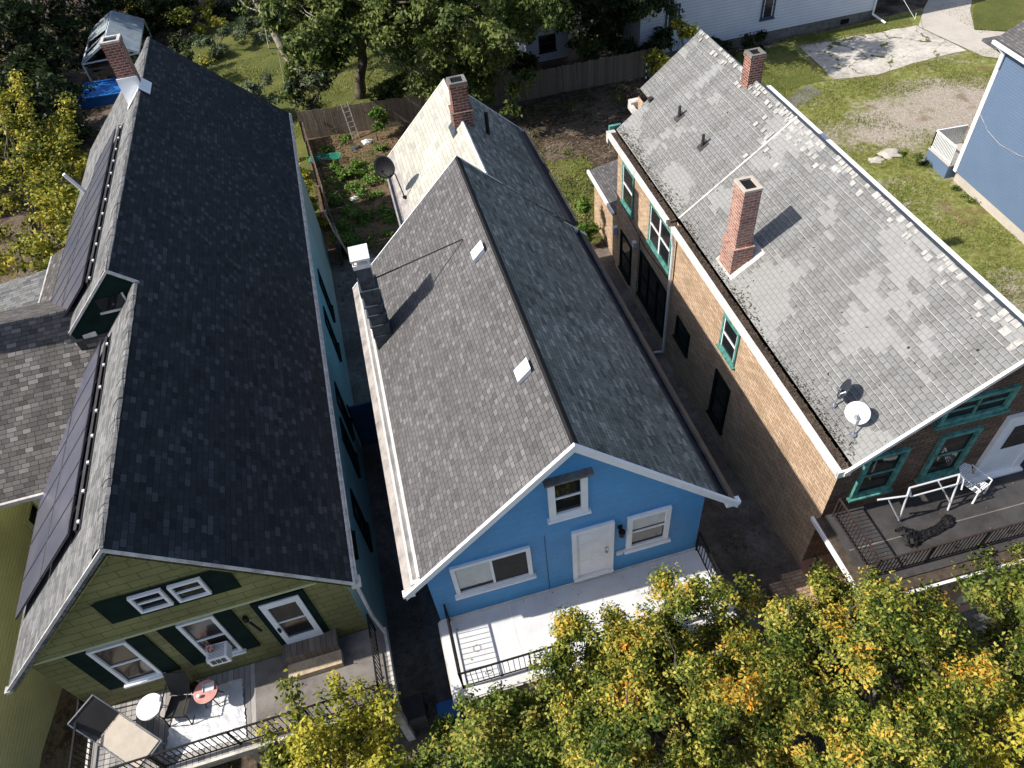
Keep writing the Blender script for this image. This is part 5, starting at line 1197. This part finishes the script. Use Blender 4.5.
T('street_tree', 'broad maple turning orange before the dark balcony of the brick house', 'tree', (7.2,-6.8,0), (7.2,-6.2,2.6),
  [(7.2,-5.1,4.95,1.9,2,1.8,540), (8.8,-4.1,4.65,1.2,1.2,1.3,170), (6.1,-3.5,4.65,0.9,1.1,1.2,120), (7.4,-3.2,4.75,1.1,0.8,0.9,120), (8.2,-4,5.35,1,0.9,0.8,100), (5.6,-5.4,4.35,1.2,1.2,1.4,120), (9,-5.5,4.35,1.1,1.1,1.3,120)], .088, 'leaf_maple', 'bark', 14, .22, 70, .30, G1, bare=5)
T('street_tree', 'green tree under the balcony railing at the right edge', 'tree', (11.8,-5.6,0), (11.8,-5.4,2.0),
  [(11.6,-4.5,3.5,1.8,1.5,1.5,400), (12.6,-3.6,3.0,1.3,1.0,1.2,120), (10.4,-4.9,2.6,1.4,1.3,1.0,160), (13.4,-4.6,3.4,1.2,1.2,1.2,110)], .105, 'leaf_maple_green', 'bark', 15, .15, 38, .33, G1)
T('street_tree', 'bright yellow green tree in the lower right corner', 'tree', (9.9,-8.4,0), (9.9,-8.0,2.4),
  [(9.9,-7.4,4.6,1.6,1.5,1.5,240), (11.6,-7.4,4.2,1.4,1.2,1.3,140)], .105, 'leaf_yellow', 'bark', 16, .15, 40, .33, G1)
# left of the olive house
T('garden_tree', 'bright yellow green tree left of the long dark roof', 'tree', (-17.0,25.0,-1), (-17,25.2,1.2),
  [(-17.2,26.0,2.6,2.9,3.8,2.4,330), (-14.6,23.4,2.2,1.5,2.4,1.5,110), (-18.3,31.5,2.8,2.0,3.2,2.2,190), (-15.6,30.4,2.4,1.5,2.4,1.7,110), (-14.8,26.5,3.0,1.3,2.6,1.3,90)], .2, 'leaf_olive', 'bark', 21, .2, 26, .55,
  spikes=[((-18.3,33,4.2),(-19.3,36.0,7.4),34),((-17.2,32,4.0),(-17.0,34.0,6.4),26),((-19.6,30.5,4),(-20.3,32,5.6),18),((-15.6,31.5,3.4),(-15.2,33.5,5.0),18)])
G2 = 'dark trees behind the greenhouse'
for i, (x,y,z,r,lab) in enumerate([(-24,38,3,4.2,'dark tree left of the blue pool'),(-28,47,4,5,'dark tree at the top left corner of the view'),(-22,58,3,4.5,'dark tree behind the greenhouse on its left'),(-13.5,61,2.5,3.6,'dark bushy tree behind the greenhouse on its right'),(-20.5,41.0,1.6,3.4,'low dark tree between the yellow green tree and the blue pool'),(-25,51,2,4.2,'low dark tree left of the greenhouse')]):
    T('garden_tree', lab, 'tree', (x,y,-1), (x,y,z-1), [(x,y,z,r,r,r*.75,460)], .32, 'leaf_dark', 'bark', 30+i, .25, 24, .7, G2, limbs=10)
# the tall row west of the gardens that keeps the top left in shade
for i, (x,y,z,r) in enumerate([(-36,42,7,6),(-34,54,7,6),(-25,66,6,6)]):
    T('garden_tree', ['tall dark tree west of the gardens, nearest the street','tall dark tree west of the gardens, in the middle','tall dark tree west of the gardens, farthest back'][i], 'tree', (x,y,-1), (x,y,z-2), [(x,y,z,r,r,r*.9,260)], .45, 'leaf_dark', 'bark', 36+i, .35, 24, 1.0, G2, limbs=8)
for i, (x,y,r,mm,lab) in enumerate([(-9.6,52.5,1.6,'leaf_sage','grey green shrub at the far end of the lawn'),(-6.8,53.5,1.7,'leaf_sage','second grey green shrub by the leaning trunk'),(-12.2,50,1.5,'leaf_dark','dark shrub behind the rear roof of the olive house'),(-10.8,47.2,1.1,'leaf_maple','reddish shrub at the edge of the shaded lawn'),(-16,62,1.6,'leaf_yellow','yellow green shrub in front of the dirt patch'),(-11.5,58,2.2,'leaf_olive','yellow green shrub right of the greenhouse')]):
    T('shrub', lab, 'shrub', (x,y,-1), (x,y,-.6), [(x,y,-.2,r,r,r*.8,90)], .24, mm, 'bark', 50+i, .06, 24, .42, 'shrubs around the back lawn', limbs=6)
# the big trees behind
T('garden_tree', 'tall tree with a long leaning trunk at the top of the lawn', 'tree', (-3.6,43.2,-1), (-6.2,47.6,8.0),
  [(-1.6,40.5,5.2,3.0,2.8,2.6,360), (-3.6,45.5,6.2,2.4,3.4,2.4,170), (.6,41.0,6.0,3.0,3.2,2.6,300), (-1.2,36.5,5.6,2.8,2.5,2.0,300), (-3.2,37.6,2.6,1.6,1.4,1.8,90)], .30, 'leaf_green', 'bark_pale', 61, .27, 26, .6, limbs=16, bare=9)
T('garden_tree', 'large leafy tree behind the cream rear roof chimney', 'tree', (-.2,40.0,-1), (1.2,39.0,3.6),
  [(4.2,38.4,6.0,3.6,3.4,3.0,480), (7.0,35.8,5.0,3.0,3.0,3.0,260), (5.4,32.6,3.0,2.0,2.0,2.2,120), (8.2,32.2,2.6,1.8,1.8,1.8,90), (3.0,42,7,3.0,3.0,2.6,180), (3.2,34.0,6.4,2.8,2.5,2.0,300), (6.6,30.6,6.6,2.8,2.8,2.2,380), (10.4,31.0,7.8,2.8,2.6,1.6,180)], .26, 'leaf_green', 'bark', 62, .3, 26, .6, limbs=18, bare=6)
T('garden_tree', 'broad dark tree overhanging the white shed and shaded yard', 'tree', (11.0,45.0,-1), (11.5,42,4.6),
  [(10.6,41.0,7.4,3.4,3.4,2.4,360), (11.6,36.5,6.6,2.6,2.0,1.2,170), (15.2,38.5,5.6,2.6,2.6,2.0,260), (17.0,35.0,4.2,2.4,2.2,1.8,200), (9.6,47,7,4,4,3,230), (18.5,40.5,5.2,2.4,2.6,2.0,120), (14.2,35.2,5.4,3.0,2.2,1.5,300), (17.0,38.4,1.6,2.2,2.0,1.6,130), (19.5,38.0,2.2,1.8,2.0,1.6,90), (12.0,41.0,2.9,2.4,1.5,.9,110), (15.8,39.8,2.4,1.3,1.4,1.2,70), (18.6,35.6,1.0,1.6,.8,1.2,70), (17.4,36.0,8.4,3.2,2.6,2.2,260), (13.0,33.4,6.6,2.6,2.0,1.4,240), (16.2,33.2,4.6,1.8,1.4,1.2,120), (20.0,33.0,8.8,3.0,2.6,1.8,170)], .28, 'leaf_dark', 'bark_pale', 63, .3, 26, .6, limbs=26, bare=8)
T('garden_tree', 'slim yellowing tree by the end of the worn grey roof', 'tree', (19.6,31.6,-1), (19.4,31.4,1.2),
  [(19.2,32.2,1.8,1.3,1.3,1.3,60), (18.2,30.0,1.2,1.3,1.2,1.1,50)], .28, 'leaf_yellow', 'bark', 64, .08, 20, .5, limbs=6)
for i, (x,y,r,lab) in enumerate([(21.8,34.6,1.0,'dark bush at the foot of the white house, leftmost'),(24.0,34.8,.9,'dark bush at the foot of the white house, middle'),(26.2,35.0,.8,'dark bush at the foot of the white house, rightmost')]):
    T('shrub', lab, 'shrub', (x,y,-1), (x,y,-.7), [(x,y,-.4,r,r*.8,r*.9,60)], .2, 'leaf_dark', 'bark', 70+i, .05, 22, .35, 'bushes at the foot of the white house', limbs=6)
T('vine', 'green creeper in the corner of the brick annex', 'plant', (9.0,19.4,-1), (8.95,19.3,.2), [(8.9,19.4,.5,.55,.9,1.3,60)], .16, 'leaf_bright', 'bark', 80, .03, 20, .22, limbs=5)
T('shrub', 'bright leafy bush against the far board fence', 'shrub', (.3,33.6,-1), (.3,33.6,-.5), [(.3,33.6,.1,1.0,.7,.9,40)], .24, 'leaf_bright', 'bark', 81, .04, 18, .32, limbs=5)
for i, (x,y,r,lab) in enumerate([(-4.6,31.0,.75,'pale yellow bush on the strip behind the thin fence, farthest'),(-4.6,28.4,.8,'yellow bush on the strip behind the thin fence, second from the rear'),(-4.3,25.9,.85,'bright yellow green bush on the strip, nearest the dark roof corner')]):
    T('shrub', lab, 'shrub', (x,y,-1), (x,y,-.6), [(x,y,-.3,r*.7,r,r*.8,46)], .17, 'leaf_olive', 'bark', 85+i, .04, 22, .28, 'yellow bushes behind the thin fence', limbs=5)
for i, (x,y,r,mm,lab) in enumerate([(1.8,36.4,1.1,'leaf_green','green bush hanging over the far board fence left of the cream roof'),(7.6,35.6,1.5,'leaf_green','green bush hanging over the dark board fence right of the rear chimney'),(10.4,37.6,1.3,'leaf_dark','dark bush left of the white shed'),(15.4,36.6,1.2,'leaf_green','green bush right of the white shed'),(-6.4,39.5,1.3,'leaf_sage','low grey green bush between the lawn and the leaning trunk')]):
    T('shrub', lab, 'shrub', (x,y,-1), (x,y,-.3), [(x,y,.5,r,r,r*.9,110)], .22, mm, 'bark', 120+i, .06, 26, .42, 'bushes along the rear fence', limbs=6)
T('shrub', 'grey green shrub spilling over the fence corner below the leaning trunk', 'shrub', (-3.4,37.0,-1), (-3.4,37,0), [(-3.2,36.6,1.0,1.7,1.2,1.5,110)], .22, 'leaf_sage', 'bark', 91, .06, 24, .4, limbs=7)
def cover(name, label, boxes, size, mat, seed, per=14, clump=.25):
    me, C = leaves_mesh(name, boxes, size, seed, per, clump, .9); me.materials.append(M[mat]); o = bpy.data.objects.new(name, me); COL.objects.link(o)
    o['kind'] = 'stuff'; o['label'] = label; o['category'] = 'weeds'; return o
cover('weeds', 'bright weeds covering the neglected yard', [(-1.9,29.5,-.9,1.2,3.0,.45,260),(-2.4,26.0,-.9,1.0,2.4,.45,220),(-.9,24.6,-.95,1.2,1.9,.25,110),(-2.6,23.6,-.9,.8,1.2,.35,80),(-.4,28.8,-.95,.9,2.6,.15,60),(-2.2,33.6,-.95,1.4,1.0,.3,70),(1.5,32,-.95,2.6,1.8,.15,120),(-.2,30.5,-.95,1.2,2.0,.2,90)], .15, 'leaf_bright', 101)
cover('undergrowth', 'dark undergrowth added for the shade around the greenhouse and the blue pool', [(-21,43,-.6,3.5,6,.7,260),(-22,55,-.6,5,6,.8,300),(-12,60,-.6,7,4,.8,260),(-14,41,-.7,2.0,4,.5,120),(-17,63,-.4,9,5,.8,260)], .3, 'leaf_dark', 110, 18, .5)  # dark leaves added to deepen the shade in the top left pocket
cover('weeds', 'grey green weeds in the brick house alley', [(7.3,-1.2,.02,1.7,2.8,.12,420),(7.2,3.0,-.5,1.4,3.4,.12,260),(7.5,9,-.95,1.4,4,.12,160)], .06, 'leaf_sage', 102, 14, .22)
cover('weeds', 'tall grass beside the annex', [(9.0,22.6,-.95,1.2,2.8,.12,70)], .10, 'leaf_grass', 103)
cover('weeds', 'scattered low weeds over the bare soil of the back yards', [(-.5,27.5,-1,3,7,.06,330),(11,27,-1,5,7,.06,300),(8.4,30,-1,2.5,4,.15,160),(14.5,33.2,-1,3.5,1.2,.3,150)], .10, 'leaf_green', 111, 14, .3)
cover('weeds', 'leafy weeds along the grey blue house foundation', [(27.2,19.2,-.9,.5,1.6,.35,40),(27.6,16.2,-.95,.3,.9,.15,16)], .16, 'leaf_green', 104)

def litter(name, label, regions, n, seed, mat, s0=.07, cat='leaf litter'):
    """fallen leaves and scraps lying flat: regions are (x0,x1,y0,y1,share, z or None)"""
    rng = np.random.default_rng(seed); P = []
    for (x0,x1,y0,y1,w,z) in regions:
        k = int(n*w); x = rng.uniform(x0,x1,k); y = rng.uniform(y0,y1,k); keep = np.sin(x*2.1+np.sin(y*1.3)*1.5)+np.sin(y*1.9+x)+rng.normal(size=k)*1.1 > .1
        x = x[keep]; y = y[keep]; zz = np.interp(y, [g[0] for g in GK], [g[1] for g in GK]) if z is None else np.full(len(x), z); P.append(np.stack([x,y,zz+.02],1))
    P = np.concatenate(P); k = len(P); a = rng.uniform(0,6.283,k); s = s0*rng.uniform(.5,1.4,k)
    V = np.empty((k,4,3)); 
    for q in range(4):
        r = (1, .55, 1, .6)[q]; V[:,q] = P+np.stack([np.cos(a+q*1.57)*s*r*.5, np.sin(a+q*1.57)*s*r*.5, rng.uniform(0,.5,k)*s],1)
    me = bpy.data.meshes.new(name); me.vertices.add(k*4); me.vertices.foreach_set('co', V.reshape(-1)); me.loops.add(k*4); me.loops.foreach_set('vertex_index', np.arange(k*4,dtype=np.int32))
    me.polygons.add(k); me.polygons.foreach_set('loop_start', np.arange(0,k*4,4,dtype=np.int32)); me.polygons.foreach_set('loop_total', np.full(k,4,dtype=np.int32)); me.update(calc_edges=True)
    me.materials.append(M[mat]); o = bpy.data.objects.new(name, me); COL.objects.link(o); o['kind'] = 'stuff'; o['label'] = label; o['category'] = cat; return o
M['leaf_fallen'] = leaf_mat('leaf_fallen', [(.25, (.05,.032,.02)), (.45, (.14,.09,.055)), (.6, (.25,.18,.11)), (.75, (.10,.12,.035))], 1.5, .1)
litter('fallen_leaves', 'brown fallen leaves on the back yards', [(-3.6,5.6,19,34,.45,None),(5.9,18,19,34,.55,None)], 20000, 3, 'leaf_fallen', .11)
litter('fallen_leaves', 'leaves and scraps in the side alleys', [(-3.3,-1.5,-2,21,.4,None),(5.7,9.2,-2,17,.6,None)], 9000, 4, 'leaf_fallen', .07)
litter('fallen_leaves', 'a few leaves on the balcony decks', [(-1.2,5.7,-2.0,-.1,.35,3.10),(-6.2,-3.1,-1.6,.1,.35,3.10),(9.8,16,-2.0,-.3,.3,3.10)], 260, 5, 'leaf_fallen', .045)
litter('rubble', 'pale scraps and stones in the shaded yard', [(6.5,17,20,33,1,None)], 700, 6, 'stone', .15, 'rubble')
def tufts(name, label, regions, n, seed, mat, h=.10):
    rng = np.random.default_rng(seed); V = []; 
    xs = []; ys = []
    for (x0,x1,y0,y1,w) in regions:
        k = int(n*w); xs.append(rng.uniform(x0,x1,k)); ys.append(rng.uniform(y0,y1,k))
    x = np.concatenate(xs); y = np.concatenate(ys); k = len(x)
    keep = (np.sin(x*1.3+np.sin(y*.9))+np.sin(y*1.7+x*.4)+rng.normal(size=k)*.9) > .0
    keep &= ~(((x-32)/4.2)**2+((y-23.6)/2.6)**2 < rng.uniform(.5,1.1,k))
    x = x[keep]; y = y[keep]; k = len(x); z = np.interp(y, [g[0] for g in GK], [g[1] for g in GK])
    a = rng.uniform(0,6.283,k); s = rng.uniform(.5,1.5,k)*h
    P = np.stack([x,y,z],1); d = np.stack([np.cos(a),np.sin(a),np.zeros(k)],1); tip = P+np.stack([rng.normal(size=k)*.5*s,rng.normal(size=k)*.5*s,s],1)
    V = np.empty((k,3,3)); V[:,0] = P-d*s[:,None]*.22; V[:,1] = P+d*s[:,None]*.22; V[:,2] = tip
    me = bpy.data.meshes.new(name); me.vertices.add(k*3); me.vertices.foreach_set('co', V.reshape(-1)); me.loops.add(k*3); me.loops.foreach_set('vertex_index', np.arange(k*3,dtype=np.int32))
    me.polygons.add(k); me.polygons.foreach_set('loop_start', np.arange(0,k*3,3,dtype=np.int32)); me.polygons.foreach_set('loop_total', np.full(k,3,dtype=np.int32)); me.update(calc_edges=True)
    me.materials.append(M[mat]); o = bpy.data.objects.new(name, me); COL.objects.link(o); o['kind'] = 'stuff'; o['label'] = label; o['category'] = 'grass'; return o
tufts('grass_tufts', 'short patchy grass in the lot right of the brick house', [(17,27.5,2,29,.55),(27,40,18,29,.35),(20.5,28.4,28.5,35,.12),(29,37,34,35.8,.04),(40,47,31,36,.06)], 150000, 5, 'leaf_grass', .085)
tufts('grass_tufts', 'grass on the lawns and strips at the back', [(-12,8,36,50,.8),(8.4,11.5,19,27,.2)], 40000, 6, 'leaf_grass', .12)

# ------------------------------------------------------------------ overhead wires in the lot
o = MB().path([(35.0,35.9,2.6),(36.5,33.2,-.2)],.012,5).path([(36.5,33.2,-.2),(36.8,33.6,.0)],.012,5).build('service_wire', 'white'); tag(o, 'white service wire from the white house over the slab', 'wire')

# ------------------------------------------------------------------ light, sky, camera
SUN_EL = 42.5; SUN_BACK = 2.5
el = R(SUN_EL); az = R(SUN_BACK)     # the sun stands in the west (-X), a touch behind the house fronts
sdir = Vector((-math.cos(el)*math.cos(az), math.cos(el)*math.sin(az), math.sin(el)))
ld = bpy.data.lights.new('sun', 'SUN'); ld.energy = 5.0; ld.angle = R(.55); ld.color = (1.0, .945, .86)
lo = bpy.data.objects.new('sun', ld); COL.objects.link(lo); lo.rotation_euler = sdir.to_track_quat('Z', 'Y').to_euler(); lo.location = (-30, 0, 40)
wd = bpy.data.worlds.new('World'); scene.world = wd; wd.use_nodes = True; nt = wd.node_tree
sky = nt.nodes.new('ShaderNodeTexSky'); sky.sky_type = 'NISHITA'; sky.sun_disc = False
sky.sun_elevation = el; sky.sun_rotation = math.atan2(sdir.x, sdir.y); sky.air_density = .85; sky.dust_density = 1.6; sky.ozone_density = .6
bg = nt.nodes['Background']; bg.inputs['Strength'].default_value = .14; nt.links.new(sky.outputs[0], bg.inputs['Color'])

cam = bpy.data.cameras.new('camera'); co = bpy.data.objects.new('camera', cam); COL.objects.link(co); scene.camera = co
cx, cy, cz, p, yw, rl, f = (-0.18893, -8.66479, 20.96040, 0.828993, 0.161655, -0.127517, 719.187)
fwd = Vector((math.sin(yw)*math.cos(p), math.cos(yw)*math.cos(p), -math.sin(p))); rt = Vector((math.cos(yw), -math.sin(yw), 0)); up = rt.cross(fwd)
rr = rt*math.cos(rl)+up*math.sin(rl); uu = -rt*math.sin(rl)+up*math.cos(rl)
mw = Matrix((( rr.x, uu.x, -fwd.x, cx), (rr.y, uu.y, -fwd.y, cy), (rr.z, uu.z, -fwd.z, cz), (0,0,0,1)))
co.matrix_world = mw; cam.sensor_width = 36; cam.lens = f/1024*36; cam.clip_start = .2; cam.clip_end = 2000
scene.render.resolution_x = 1024; scene.render.resolution_y = 768
scene.view_settings.view_transform = 'Standard'; scene.view_settings.look = 'None'; scene.view_settings.exposure = 0.42; scene.view_settings.gamma = 1
